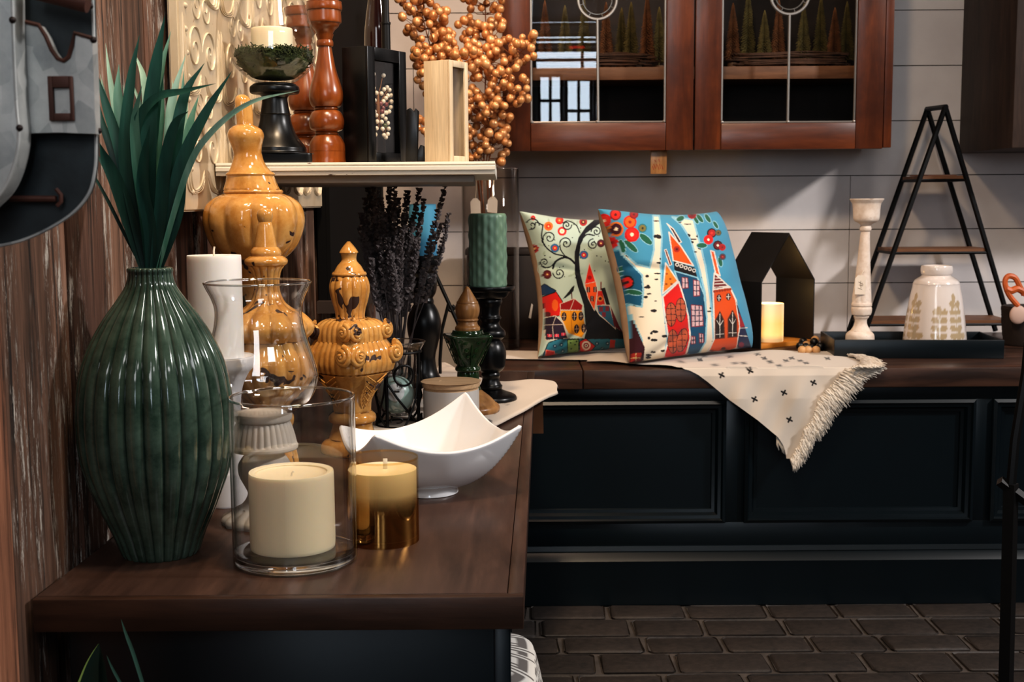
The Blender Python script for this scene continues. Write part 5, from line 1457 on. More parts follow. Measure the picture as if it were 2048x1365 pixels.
# ---- house shaped lantern
p0 = at_z(1520, 699, ZB); p1 = at_z(1627, 688, ZB)
fx = (p1-p0); fw = math.hypot(fx.x, fx.y); ang = math.atan2(fx.y, fx.x)
eave = at_y(1520, 565, p0.y).z-ZB; apex = at_y(1576, 466, (p0.y+p1.y)/2).z-ZB
print('house', p0, p1, fw, math.degrees(ang), eave, apex)
hd = .15
t = thing('house_lantern', (p0.x, p0.y, ZB), 'black house shaped open metal lantern with a wooden floor', 'lantern', rz=ang)
th_ = .004
outer = [(0, 0), (0, eave), (fw/2, apex), (fw, eave), (fw, 0)]
inn = [(fw-th_, .0), (fw-th_, eave-.001), (fw/2, apex-th_*1.4), (th_, eave-.001), (th_, .0)]
sk = -.62   # the box is turned: its depth runs back to the left
bm = BM()
n_ = 5
def hp(x, z, d): return (x, d, z)
rings = []
for pts, d in ((outer, 0), (outer, hd), (inn[::-1], hd), (inn[::-1], 0)): rings.append([bm.verts.new(hp(x, z, d)) for x, z in pts])
for a, b_ in zip(rings, rings[1:]+rings[:1]):
    for k in range(4): bm.faces.new((a[k], a[k+1], b_[k+1], b_[k]))
for k in (0, 4): bm.faces.new([r_[k] for r_ in rings])
bmesh.ops.recalc_face_normals(bm, faces=bm.faces)
obj('house_shell', bm, M('charcoal_sheet', C(22, 21, 22), .5), t, smooth=20)
bm = box(BM(), (th_+.0005, .002, .0), (fw-th_-.0005, hd-.002, .013), .001); obj('floor_board', bm, M('warm_ply', C(196, 124, 44), .5, var=.15, vscale=10, stretch=(1, 8, 8)), t)
cpos = Matrix.Rotation(ang, 3, 'Z') @ Vector((fw*.40, hd*.34, .0135)) + Vector((p0.x, p0.y, ZB))
q = Px(1547, 682, Y=cpos.y); hw = q.m(28); hc = q.m(74)
t = thing('led_candle', cpos, 'glowing ivory flameless pillar candle inside the black house lantern', 'candle')
m_led, nt, b, o = newmat('glowing_wax')
tc = node(nt, 'ShaderNodeTexCoord'); s_ = node(nt, 'ShaderNodeSeparateXYZ'); L(nt, tc.outputs['Object'], s_.inputs[0])
zf_ = math_(nt, 'DIVIDE', s_.outputs['Z'], hc)
b.inputs['Base Color'].default_value = C(240, 226, 196); b.inputs['Roughness'].default_value = .5
L(nt, ramp(nt, zf_, [(.05, C(255, 190, 90)), (.5, C(255, 160, 40)), (1, C(255, 205, 140))]), b.inputs['Emission Color'])
L(nt, ramp(nt, zf_, [(.06, (.25,)*3), (.2, (.95,)*3), (.6, (.85,)*3), (1, (.4,)*3)]), b.inputs['Emission Strength'])
bm = lathe(BM(), smooth_prof([(hw*.97, 0), (hw, .003), (hw, hc*.5), (hw, hc-.002), (hw*.96, hc), (hw*.84, hc-.003), (.002, hc-.008)], 4), 48); obj('wax', bm, m_led, t, smooth=60)
lo_ = point('led_flame', cpos+Vector((0, 0, hc+.03)), .35, (1, .62, .22), .012)

# ---- wooden bead garland
m_bn = M('natural_bead', C(196, 152, 104), .5, var=.1); m_bb = M('black_bead', C(14, 13, 13), .4)
gb_ = at_z(1614, 703, ZB)
t = thing('bead_garland', gb_, 'small heap of natural and black wooden beads beside the house lantern', 'bead garland')
for i, (x, y, mm_) in enumerate(((1604, 706, 0), (1600, 698, 1), (1611, 700, 1), (1616, 706, 0), (1622, 702, 1), (1632, 706, 0), (1628, 694, 1), (1630, 690, 0), (1613, 696, 0), (1640, 699, 1), (1606, 693, 1))):
    q_ = at_z(x, y+3, ZB); r_ = 8.5*scale_at(q_)
    o_ = obj('bead', ball(BM(), (0, 0, 0), r_, 14, 10), m_bn if mm_ == 0 else m_bb, t, loc=(q_.x-gb_.x, q_.y-gb_.y, r_+(.006 if y < 695 else 0)), smooth=180)
    
# ---- black tray
A0 = at_z(1668, 717, ZB); A1 = at_z(2008, 718, ZB)
d_ = (A1-A0); tw = math.hypot(d_.x, d_.y); ta = math.atan2(d_.y, d_.x); th2 = at_y(1668, 680, A0.y).z-ZB
td = .22
print('tray', A0, A1, tw, th2)
t = thing('serving_tray', (A0.x, A0.y, ZB), 'long black wooden tray under the white vase and candlestick', 'tray', rz=ta)
bm = box(BM(), (.006, .006, 0), (tw-.006, td-.006, .008), .001); obj('tray_floor', bm, m_navy, t)
bm = BM(); box(bm, (0, 0, 0), (tw, .0058, th2), .0015); obj('side', bm, m_navy, t)
bm = BM(); box(bm, (0, td-.0058, 0), (tw, td, th2), .0015); obj('side', bm, m_navy, t)
bm = BM(); box(bm, (0, .006, 0), (.0058, td-.006, th2), .0015); obj('side', bm, m_navy, t)
bm = BM(); box(bm, (tw-.0058, .006, 0), (tw, td-.006, th2), .0015); obj('side', bm, m_navy, t)
def tray_at(px, v):   # point on the tray floor at depth v whose column is px
    best = None
    for k in range(600):
        u = k/599*tw
        w_ = Matrix.Rotation(ta, 3, 'Z') @ Vector((u, v, .0085)) + Vector((A0.x, A0.y, ZB))
        c_ = CAM_R.transposed() @ (w_-CAM_P); x = 1024+F*c_.x/-c_.z
        if best is None or abs(x-px) < best[0]: best = (abs(x-px), w_)
    return best[1]
# white turned candlestick
w0 = tray_at(1721, .12); p = Px(1722, 690, w0.z, w0.y); p.base.x = w0.x
m_shab2, nt, b, o = newmat('whitewash_distressed')
n1 = noise(nt, coords(nt), 34, 5, .65); g = node(nt, 'ShaderNodeNewGeometry')
col = ramp(nt, n1, [(.3, C(204, 182, 164)), (.6, C(226, 212, 200))])
col = mix(nt, ramp(nt, math_(nt, 'ADD', n1, ramp(nt, g.outputs['Pointiness'], [(.5, BW0), (.6, (.2,)*3)])), [(.66, BW0), (.74, BW1)]), col, C(150, 116, 92))
L(nt, col, b.inputs['Base Color']); b.inputs['Roughness'].default_value = .6
t = thing('candlestick', p.base, 'tall distressed white turned candlestick standing in the black tray', 'candle holder')
zb0 = p.base.z
rows = [(p_, w_, d_) for p_, w_, d_ in ((692, 27, -2), (688, 28, -2), (672, 28, -2), (666, 25, -2), None or (662, 20, -2))]+[None, (662, 20, -1), (650, 13, -1), (640, 12, -1), (634, 15, 0), (630, 14, 0), None, (630, 18, 0), (622, 20, 0), (616, 20, 0), (612, 18, 0), None, (612, 20, 0), (608, 20, 0), (605, 19, 0), None, (605, 19, 0), (590, 18.5, 0), (560, 15.5, 1), (520, 12.5, 2), (480, 10, 3), (462, 8.5, 4), None, (462, 10.5, 4), (457, 11.5, 4), (452, 10, 4), None, (452, 9, 4), (447, 14, 5), (443, 22, 5), (436, 25.5, 5), (420, 26.5, 5), (408, 28, 5), (403, 31, 5), (399, 33.5, 5), (398, 32, 5), (404, 26, 5), (420, 22, 5), (422, 2, 5)]
pr = p.prof(rows, 5)
zq1, zq2 = p.z(604), p.z(560)
bm = lathe(BM(), pr, 80, lambda th, i, z: 1-.06*(1-abs(math.cos(4*th))) if zq1 < z < zq2 else 1); obj('turned_body', bm, m_shab2, t, smooth=45)
# its paper tag
tp = at_y(1721, 570, p.base.y-.017*1.6)
w_ = scale_at(tp)
t2 = thing('price_tag', tp, 'cream paper price tag hanging on the distressed white candlestick', 'tag')
bm = prism(BM(), [(-11*w_, -19*w_), (10*w_, -20*w_), (10*w_, 13*w_), (5*w_, 19*w_), (-6*w_, 19*w_), (-11*w_, 13*w_)], -.0006, .0006, axis='y'); obj('paper', bm, M('tag_paper', C(222, 208, 192), .8), t2)
bm = BM()
for (x0, y0_), (x1, y1) in (((-4, 6), (2, 2)), ((-3, 0), (4, -2)), ((0, 8), (1, -6)), ((-5, -6), (3, -9)), ((3, 4), (5, -1))): tube(bm, [(x0*w_, -.0012, y0_*w_), (x1*w_, -.0012, y1*w_)], .0005, 4)
obj('handwriting', bm, M('ink', C(130, 116, 106), .8), t2)
bm = tube(BM(), catmull([(0, 0, 16*w_), (4*w_, 0, 26*w_), (14*w_, .02, 27*w_), (20*w_, .02, 16*w_), (22*w_, .015, 12*w_)], 5), .0006, 5); obj('string', bm, m_wick, t2)
# white vase with tan leaf print
w0 = tray_at(1868, .10); p = Px(1868, 692, w0.z, w0.y); p.base.x = w0.x
rows = [(692, 58), (688, 61), (676, 61), (640, 57), (600, 51), (575, 46), (567, 45), None, (567, 45), (560, 41), (554, 32), (550, 27), None, (550, 28), (547, 30), (540, 31), (533, 30), (531, 28), (534, 24), (545, 23), (570, 38)]
pr = p.prof(rows, 10); nth = 240
Pv = np.zeros((len(pr), nth, 3)); TH = np.zeros((len(pr), nth)); ZZ = np.zeros((len(pr), nth))
for i, row in enumerate(pr):
    for k in range(nth):
        th = 2*PI*k/nth-PI/2; Pv[i, k] = (row[0]*math.cos(th), row[0]*math.sin(th), row[1]); TH[i, k] = th; ZZ[i, k] = row[1]
XX = (TH)*p.m(54)/p.m(1)   # arc length in px, 0 = right, -85 = front
YY = 692-ZZ/p.m(1)
art = Art(XX, YY, (214, 204, 198)); tan = (176, 156, 126)
fc = -PI/2*54
def sprig(x, y0_, y1, sl=0):
    yy = y0_; k = 0
    art.line([(x, y0_), (x+sl*(y1-y0_), y1)], 2.2, tan, False)
    while yy > y1:
        xx = x+sl*(yy-y0_)
        art.circ(xx-7.5, yy-2, 7.5, tan, 6.0, .5); art.circ(xx+7.5, yy-2, 7.5, tan, 6.0, -.5); yy -= 15.5; k += 1
    art.circ(x+sl*(y1-y0_)-3, y1-6, 5, tan, 8)
for base_a in range(5):
    o2 = base_a*54*PI/2
    sprig(fc+o2+24, 690, 588, -.0); sprig(fc+o2-12, 690, 612, -.04); sprig(fc+o2-52, 690, 650)
art.c[np.isnan(art.c)] = .5
t = thing('vase', p.base, 'white ceramic vase with tan leaf sprigs standing in the black tray', 'vase')
mv = vcol_mat('printed_glaze', .16, spec=.5); mv.node_tree.nodes['Principled BSDF'].inputs['Coat Weight'].default_value = .5
o_ = grid_mesh('vase_body', Pv, mv, t, art.c, wrap=True, smooth=60)

# ---- A-frame shelf rack
YR = 3.93
t0 = at_z(1850, 662, ZB)
def rk(cx, cy, Y): return at_y(1440+cx/2.353, 180+cy/2.353, Y)
YRf, YRb = 3.80, 3.97
ro = Vector((rk(1030, 1120, YRf).x, YRf, ZB))
rack = thing('shelf_rack', ro, 'black metal A-frame rack with three small wooden shelves', 'shelf rack')
fa, fl, fr_ = rk(1060, 80, YRf), rk(690, 1120, YRf), rk(1372, 1130, YRf)
ba, bl, br_ = rk(976, 90, YRb), rk(612, 1118, YRb), rk(1284, 1092, YRb)
for v_ in (fl, fr_, bl, br_): pass
def ext(a, f): # run the leg line down to the bench top
    k = (ZB+.005-a.z)/(f.z-a.z); return a+(f-a)*k
rr_ = .0082
for a, f in ((fa, fl), (fa, fr_), (ba, bl), (ba, br_)):
    bm = tube(BM(), [a, ext(a, f)], rr_, 6); obj('leg', bm, m_blackmetal, rack, origin=ro, smooth=20)
bm = tube(BM(), [fa+Vector((0, -.006, 0)), ba+Vector((0, .006, 0))], rr_, 6); obj('top_bar', bm, m_blackmetal, rack, origin=ro)
def on_leg(a, f, z): return a+(f-a)*((z-a.z)/(f.z-a.z))
for cy, yl in ((425, 0), (768, 0), (1106, 0)):
    z = rk(1000, cy, YRf).z
    c4 = [on_leg(fa, fl, z), on_leg(fa, fr_, z), on_leg(ba, br_, z), on_leg(ba, bl, z)]
    bm = BM(); prism(bm, [(v_.x, v_.y) for v_ in c4], z+.004, z+.013); 
    sb = obj('shelf', bm, wood('rack_shelf_wood', C(92, 60, 40), C(136, 94, 64), (1, 8, 8), 5, .5), rack, origin=ro)
    bm = BM()
    for q in range(4): tube(bm, [c4[q], c4[(q+1) % 4]], .0045, 6)
    obj('shelf_rail', bm, m_blackmetal, rack, origin=ro)
# papers on the top shelf
z = rk(1000, 425, YRf).z+.0135
pp = on_leg(fa, fl, z).lerp(on_leg(ba, br_, z), .5)
bm = box(BM(), (-.07, -.04, 0), (.05, .03, .003), .0005); o_ = obj('booklet', bm, M('booklet_paper', C(150, 112, 96), .8), None, loc=(pp.x, pp.y, z+.0005), rot=(0, 0, .3)); tag(o_, 'thin booklet lying on the top shelf of the black A-frame rack', 'booklet')

# ---- glass cylinder behind with tags, dark box
p = Px(983, 699, ZB)
m_glass3 = thin_glass('smoky_glass', tint=(.92, .9, .88), edge=(.5, .48, .46), refl=1.2, edge_pow=4)
CYL = thing('tall_glass_vase', p.base, 'tall clear glass cylinder on the bench holding the copper berry stems', 'vase')
h = p.z(338); r0 = p.m(57, 520)
bm = lathe(BM(), [(r0-.0025, .006), (r0*.98, .0), (r0, .003), (r0, h*.5), (r0, h-.001), (r0-.001, h), (r0-.0025, h-.001), (r0-.0025, h*.5), (r0-.0025, .012)], 64, cap=True); obj('glass_wall', bm, m_glass3, CYL, smooth=60); rim_ring(r0-.0012, h+.0004, .0016, CYL)
cyl_base = p.base.copy(); cyl_r = r0
q0 = at_y(935, 700, 3.86); q1 = at_y(1092, 700, 3.86); zt3 = at_y(1000, 498, 3.86).z
t = thing('storage_box', ((q0.x+q1.x)/2, 3.93, ZB), 'dark brown box standing against the white wall behind the cushions', 'box')
hx = (q1.x-q0.x)/2
bm = box(BM(), (-hx, -.07, 0), (hx, .07, zt3-ZB-.02), .004); obj('box_body', bm, M('dark_brown_box', C(34, 24, 20), .7, var=.2), t)
bm = box(BM(), (-hx-.004, -.074, zt3-ZB-.0195), (hx+.004, .074, zt3-ZB), .003); obj('lid', bm, M('dark_brown_lid', C(38, 27, 22), .7, var=.2), t)
tp = at_y(1061, 622, 3.8586); w_ = scale_at(tp)
bm = prism(BM(), [(-4*w_, -14*w_), (1*w_, -16*w_), (5*w_, 12*w_), (2*w_, 15*w_)], -.0006, .0006, axis='y'); o_ = obj('paper_tag', bm, M('paper_tag', C(200, 190, 180), .8), None, loc=tp); tag(o_, 'narrow white paper tag on the dark brown box behind the cushions', 'tag')

# ---- far right: wicker basket with leather loop
p = Px(2052, 690, ZB)
t = thing('basket', p.base, 'dark wicker basket with orange leather loop handle at the far right', 'basket')
rows = [(690, 40), (686, 42), (660, 46), (630, 48), (616, 49), (612, 47), (620, 44), (680, 38)]
bm = lathe(BM(), p.prof(rows, 5), 72, lambda th, i, z: 1+.02*math.sin(24*th+z*400)); obj('basket_body', bm, M('dark_wicker', C(40, 30, 26), .7, var=.3, vscale=40), t)
e_ = lambda x, y, d=0: at_y(x, y, p.base.y-.07+d)
m_leath = M('orange_leather', C(188, 92, 40), .5, var=.2, vscale=20)
bm = tube(BM(), catmull([e_(2036, 612), e_(2018, 590), e_(2010, 566), e_(2016, 553), e_(2030, 556), e_(2040, 574), e_(2048, 590)], 6), .008, 8); obj('handle', bm, m_leath, t, origin=p.base)
bm = tube(BM(), catmull([e_(2012, 578), e_(2022, 582), e_(2036, 578), e_(2052, 588), e_(2060, 600)], 6), .010, 8); obj('handle', bm, m_leath, t, origin=p.base)
bm = BM(); ball(bm, (0, 0, 0), 17*scale_at(p.base), 16, 12, (1, .35, 1.1)); obj('charm', bm, M('pale_charm', C(190, 160, 146), .6), t, loc=e_(2036, 630)-p.base, smooth=180)
# ================================================================ hanging cabinets
YC = 3.74
def cxz(px, py, Y=YC): q = at_y(px, py, Y); return q.x, q.z
x0, zb0 = cxz(1006, 303); x1, _ = cxz(1782, 300); ztop = 1.05+1.25
co = ((x0+x1)/2, YC, zb0)
cb = thing('wall_cabinet', co, 'reddish brown wall cabinet with two leaded glass doors above the cushions', 'cabinet')
bm = BM()
box(bm, (x0, YC+.024, zb0+.012), (x0+.018, YW-.002, ztop), .001); box(bm, (x1-.018, YC+.024, zb0+.012), (x1, YW-.002, ztop), .001)
box(bm, (x0+.0185, YC+.03, zb0+.012), (x1-.0185, YW-.002, zb0+.03)); box(bm, (x0+.0185, YC+.024, ztop-.02), (x1-.0185, YW-.002, ztop)); box(bm, (x0+.0185, YW-.014, zb0+.031), (x1-.0185, YW-.003, ztop-.021))
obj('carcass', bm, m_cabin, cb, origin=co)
bm = BM(); xf0, _ = cxz(1766, 300); box(bm, (xf0, YC, zb0+.004), (x1, YC+.0235, ztop), .002); obj('face_stile', bm, m_cab, cb, origin=co)
zs0 = cxz(1260, 160, 3.83)[1]; zs1 = cxz(1260, 134, 3.83)[1]
bm = box(BM(), (x0+.019, 3.83, zs0), (x1-.019, YW-.015, zs1), .002); obj('shelf', bm, m_shelfw, cb, origin=co)
m_came = M('lead_came', C(150, 146, 142), .35, metal=.6)
m_pane = thin_glass('cabinet_pane', tint=(.96, .97, .97), edge=(.5, .5, .5), refl=1.5)
for di, (pl, pr_, gl, gr, pb, gc, cyc) in enumerate(((1006, 1386, 1061, 1332, 303, 1195, -2), (1389, 1765, 1442, 1712, 300, 1577, -12))):
    dx0, dz0 = cxz(pl, pb); dx1, _ = cxz(pr_, pb); gx0, gz0 = cxz(gl, 247); gx1, _ = cxz(gr, 245); gcx, _ = cxz(gc, 240)
    dor = bpy.data.objects.new('door', None); link(dor, cb); 
    bm = BM(); box(bm, (dx0, YC, dz0), (gx0, YC+.022, ztop-.004), .0025); box(bm, (gx1, YC, dz0), (dx1, YC+.022, ztop-.004), .0025)
    door = obj('door', bm, m_cab, cb, origin=co); bpy.data.objects.remove(dor)
    bm = box(BM(), (gx0+.0006, YC+.0005, dz0), (gx1-.0006, YC+.0215, gz0), .0025); obj('bottom_rail', bm, m_cabh, door, origin=co)
    bm = box(BM(), (gx0+.0006, YC+.0005, ztop-.08), (gx1-.0006, YC+.0215, ztop-.004), .0025); obj('top_rail', bm, m_cabh, door, origin=co)
    # lead came
    bm = BM(); rc = 38*scale_at((gcx, YC, zb0)); ccz = cxz(gc, cyc)[1]; yl = YC+.010
    for xx in (gx0+.003, gx1-.003): tube(bm, [(xx, yl, gz0), (xx, yl, ztop-.08)], .0035, 6)
    tube(bm, [(gx0, yl, gz0+.003), (gx1, yl, gz0+.003)], .0035, 6)
    tube(bm, [(gcx+(.003 if di == 0 else 0), yl, gz0), (gcx, yl, ccz-rc)], .004, 6); tube(bm, [(gcx, yl, ccz+rc), (gcx, yl, ztop-.08)], .004, 6)
    tube(bm, [(gcx+rc*math.cos(2*PI*k/48), yl, ccz+rc*math.sin(2*PI*k/48)) for k in range(48)], .0045, 6, closed=True)
    for xx in (gx0+.004, gcx, gx1-.004): ball(bm, (xx, yl-.002, gz0+.004), .0055, 8, 6)
    obj('lead_came', bm, m_came, door, origin=co)
    # bevelled roundel ring
    bm = BM(); tube(bm, [(gcx+rc*.76*math.cos(2*PI*k/48), yl+.001, ccz+rc*.76*math.sin(2*PI*k/48)) for k in range(48)], .0022, 6, closed=True)
    for k in range(8):
        a = k*PI/4+.3; tube(bm, [(gcx+rc*.76*math.cos(a), yl, ccz+rc*.76*math.sin(a)), (gcx+rc*.94*math.cos(a), yl, ccz+rc*.94*math.sin(a))], .0018, 5)
    obj('bevelled_roundel', bm, M('bevel_glass', C(120, 118, 114), .15, metal=.5), door, origin=co)
    for k, (a, c, tilt) in enumerate(((gx0, gcx, 0), (gcx, gx1, .05))):
        bm = BM(); w_ = (c-a); 
        vs = [bm.verts.new(v_) for v_ in ((-w_/2+.001, 0, 0), (w_/2-.001, 0, 0), (w_/2-.001, 0, ztop-.09-gz0), (-w_/2+.001, 0, ztop-.09-gz0))]
        bm.faces.new(vs)
        o_ = obj('glass_pane', bm, m_pane, door, loc=((a+c)/2-co[0], yl+.0035-co[1], gz0-co[2]), rot=(0, 0, (tilt if di == 0 else .045)))
# bottle brush trees and twig bundles on the cabinet shelf
m_bb2 = M('bottle_brush_olive', C(96, 84, 46), .9, var=.5, vscale=50); m_bb3 = M('bottle_brush_brown', C(110, 70, 40), .9, var=.5, vscale=50)
def bbtree(h, r):
    bm = BM()
    tube(bm, [(0, 0, .012), (0, 0, h)], .002, 5)
    n_ = 520
    for k in range(n_):
        u = (k+R.random())/n_; z = .022+(h-.024)*u; a = k*2.399; rr = r*(1-u)**.8*R.uniform(.75, 1.05)+.003
        tube(bm, [(0, 0, z), (rr*math.cos(a), rr*math.sin(a), z-.004)], [.0016, .0008], 3)
    return bm
trees = [(1212, 3.86, 95, 1), (1243, 3.9, 88, 0), (1262, 3.86, 95, 0), (1294, 3.88, 110, 1), (1318, 3.92, 90, 0), (1465, 3.86, 92, 1), (1495, 3.9, 120, 0), (1528, 3.87, 80, 0), (1556, 3.9, 100, 1), (1606, 3.86, 90, 0), (1640, 3.9, 105, 0), (1668, 3.87, 84, 1), (1692, 3.9, 96, 0), (1090, 3.88, 100, 1), (1130, 3.86, 90, 0), (1168, 3.9, 105, 0)]
base_me = {}
tl = ['bottle brush tree behind the left cabinet door', 'bottle brush tree behind the right cabinet door']
order = sorted(trees)
for idx, (px, Y_, hpx, kind) in enumerate(order):
    q_ = at_y(px, 120, Y_); sc = scale_at(q_); h = hpx*sc*1.15+.03; 
    side = px > 1390
    grp = 'bottle brush trees in the cabinet'
    num = [t_[0] for t_ in order if (t_[0] > 1390) == side].index(px)
    ords = ['first', 'second', 'third', 'fourth', 'fifth', 'sixth', 'seventh', 'eighth']
    t = thing('bottle_brush_tree', (q_.x, Y_, zs1+.0005), '%s %s, %s from the left' % (['olive', 'brown'][kind], tl[side], ords[num]), 'decorative tree', grp)
    if kind not in base_me:
        o_ = obj('branches', bbtree(.17, .026), m_bb3 if kind else m_bb2, t, smooth=0)
        b_ = obj('stand', lathe(BM(), [(.016, 0), (.016, .012), (.012, .0125)], 16), M('tree_stand', C(90, 62, 40), .7), t)
        base_me[kind] = (o_, b_); k_ = h/.17; o_.scale = (1, 1, k_)
    else:
        for s_ in base_me[kind]:
            c_ = s_.copy(); COL.objects.link(c_); c_.parent = t
            if s_.name.startswith('branches'): c_.scale = (1, 1, h/.17)
# bundles of twigs in front of the trees
m_twig = M('twig_bark', C(70, 46, 32), .85, var=.4, vscale=40)
for px0_, px1_, lab_ in ((1070, 1325, 'bundle of thin dark twigs on the shelf behind the left cabinet door'), (1450, 1705, 'bundle of thin dark twigs on the shelf behind the right cabinet door')):
    qa, qb = at_y(px0_, 128, 3.845), at_y(px1_, 128, 3.845)
    t = thing('twig_bundle', ((qa.x+qb.x)/2, 3.845, zs1), lab_, 'twigs', 'twig bundles in the cabinet')
    for k in range(26):
        r_ = R.uniform(.002, .0038); zz = .004+R.uniform(0, .035); yy = R.uniform(-.012, .006)
        hl = (qb.x-qa.x)/2
        pts = [(-hl*R.uniform(.6, 1), yy, zz), (-hl*.3, yy+R.uniform(-.004, .004), zz+R.uniform(-.003, .006)), (hl*.3, yy+R.uniform(-.004, .004), zz+R.uniform(-.003, .006)), (hl*R.uniform(.6, 1), yy, zz)]
        obj('twig', tube(BM(), catmull(pts, 3), r_, 5), m_twig, t, smooth=180)
# wooden tag hanging under the cabinet
q_ = at_y(1317, 326, YC+.03); w_ = scale_at(q_); 
t = thing('wooden_tag', q_, 'pale wooden tag with red marks hanging under the left cabinet door', 'tag')
bm = prism(BM(), [(-16*w_, -22*w_), (16*w_, -22*w_), (17*w_, zb0+.0122-q_.z), (-16*w_, zb0+.0122-q_.z)], -.003, .003, axis='y', bevel=.001); obj('board', bm, m_turned, t)
bm = BM()
for x, y_, x2, y2 in ((-12, -6, -10, -14), (-10, -2, -7, -10), (-6, -12, -4, -2), (-2, -4, 1, -14), (2, -2, 4, -12), (6, -4, 9, -13), (-8, 6, -5, 2), (0, 8, 2, 2)): tube(bm, [(x*w_, -.0034, y_*w_), (x2*w_, -.0034, y2*w_)], .0007, 4)
obj('red_marks', bm, M('red_ink', C(150, 44, 34), .8), t)

# second cabinet at the right edge
x0_, z0_ = cxz(2024, 296, 3.62); 
t = thing('wall_cabinet', (x0_+.3, 3.62, z0_), 'dark weathered wood cabinet on the wall at the right edge', 'cabinet')
bm = box(BM(), (x0_, 3.62, z0_), (x0_+.6, YW-.002, 2.3), .003); obj('body', bm, wood('weathered_cabinet', C(42, 32, 28), C(70, 54, 46), (8, 8, 1), 4, .6), t, origin=(x0_+.3, 3.62, z0_))
qx, qz = cxz(2010, 262, YW-.03); w_ = scale_at((qx, YW, qz))
bm = box(BM(), (-8*w_, -.015, -18*w_), (26*w_, .029, 18*w_), .002); o_ = obj('wood_block', bm, M('red_block', C(140, 78, 52), .6, var=.15), None, loc=(qx, YW-.03, qz)); tag(o_, 'small reddish wood block on the wall beside the right edge cabinet', 'block')

# ================================================================ copper berry sprays
m_berry, nt, b, o = newmat('copper_glitter_berry')
n1 = noise(nt, coords(nt), 900, 2); oi = node(nt, 'ShaderNodeObjectInfo')
c1 = ramp(nt, oi.outputs['Random'], [(0, C(176, 108, 66)), (.5, C(200, 138, 92)), (1, C(214, 162, 118))])
L(nt, mix(nt, ramp(nt, n1, [(.4, BW0), (.7, BW1)]), c1, C(226, 168, 104)), b.inputs['Base Color'])
b.inputs['Metallic'].default_value = .3; b.inputs['Roughness'].default_value = .24; b.inputs['Coat Weight'].default_value = .4; bump(nt, b, n1, .5, .0006)
m_stem = M('copper_stem', C(130, 78, 46), .5, metal=.3, var=.3, vscale=60)
SYB = cyl_base.y
root = Vector((cyl_base.x, SYB, ZB+.02))
regs = [ # polygons (px) for each spray, with the branch axis
 ('copper berry spray leaning furthest left behind the pale wood box', [(788, -30), (880, -40), (900, 40), (915, 110), (880, 140), (850, 150), (835, 130), (812, 70)], [(955, 330), (905, 210), (860, 90), (830, -40)], -.05),
 ('copper berry spray rising left of centre above the pale wood box', [(830, 100), (915, 70), (960, 90), (955, 190), (935, 240), (850, 170), (826, 120)], [(960, 330), (930, 230), (880, 120), (860, 60)], -.12),
 ('tallest copper berry spray against the left cabinet stile', [(925, -40), (1005, -40), (1010, 60), (1000, 120), (940, 130), (915, 60)], [(968, 330), (970, 200), (972, 80), (968, -60)], .0),
 ('copper berry spray fanning right across the left cabinet door', [(940, 110), (1005, 80), (1072, 60), (1074, 110), (1030, 140), (1056, 165), (1056, 205), (1015, 225), (960, 230)], [(972, 330), (985, 220), (1010, 140), (1062, 85)], -.08),
 ('lowest copper berry spray drooping beside the shelf end', [(930, 200), (1020, 200), (1022, 250), (1020, 335), (1000, 330), (990, 300), (935, 320)], [(974, 345), (985, 290), (992, 250), (1000, 215)], -.02)]
NB = [100, 84, 88, 92, 76]
berry_me = None; extra = [(835, 160), (846, 172), (852, 188), (838, 238), (850, 243), (848, 262), (835, 255), (855, 270)]
for (lab_, poly, axis, dy), nb in zip(regs, NB):
    st = [at_y(x, y, SYB+dy*(.3+.7*i/3)) for i, (x, y) in enumerate(axis)]
    spray = thing('berry_spray', root, lab_, 'berry spray', 'copper berry sprays in the glass cylinder')
    cv = catmull([root+Vector((R.uniform(-.02, .02), R.uniform(-.01, .01), 0)), st[0]+Vector((R.uniform(-.012, .012), 0, -.05)), *st], 8)
    bm = BM(); tube(bm, cv, [.0030-.0016*k/len(cv) for k in range(len(cv))], 6)
    xs_ = [p_[0] for p_ in poly]; ys_ = [p_[1] for p_ in poly]
    pts = []; tries = 0
    while len(pts) < nb and tries < 9000:
        tries += 1
        x, y = R.uniform(min(xs_), max(xs_)), R.uniform(min(ys_), max(ys_))
        if not in_poly(np.array([x]), np.array([y]), poly)[0]: continue
        q_ = at_y(x, y, SYB+dy+R.uniform(-.075, .06))
        if all((q_-w_).length > .0175 for w_ in pts): pts.append(q_)
    if dy == -.12:
        for x, y in extra: pts.append(at_y(x, y, SYB+dy))
        pts = pts[-100:]
    for q_ in pts:
        j = min(range(8, len(cv)), key=lambda k: (cv[k]-q_).length+abs(cv[k].z-q_.z+.03)*.5)
        m_ = cv[j].lerp(q_, .55)+Vector((0, 0, -.008)); tube(bm, [cv[j], m_, q_], [.0012, .0009, .0008], 4)
    obj('stems', bm, m_stem, spray, origin=root, smooth=180)
    for q_ in pts:
        if berry_me is None:
            o_ = obj('berry', ball(BM(), (0, 0, 0), .0118, 14, 10), m_berry, spray, loc=q_-root, smooth=180); berry_me = o_
        else:
            o_ = berry_me.copy(); COL.objects.link(o_); o_.parent = spray; o_.location = q_-root
        k_ = R.uniform(.82, 1.12); o_.scale = (k_, k_, k_*1.05); o_.rotation_euler = (R.uniform(-.5, .5), R.uniform(-.5, .5), R.uniform(0, 6))
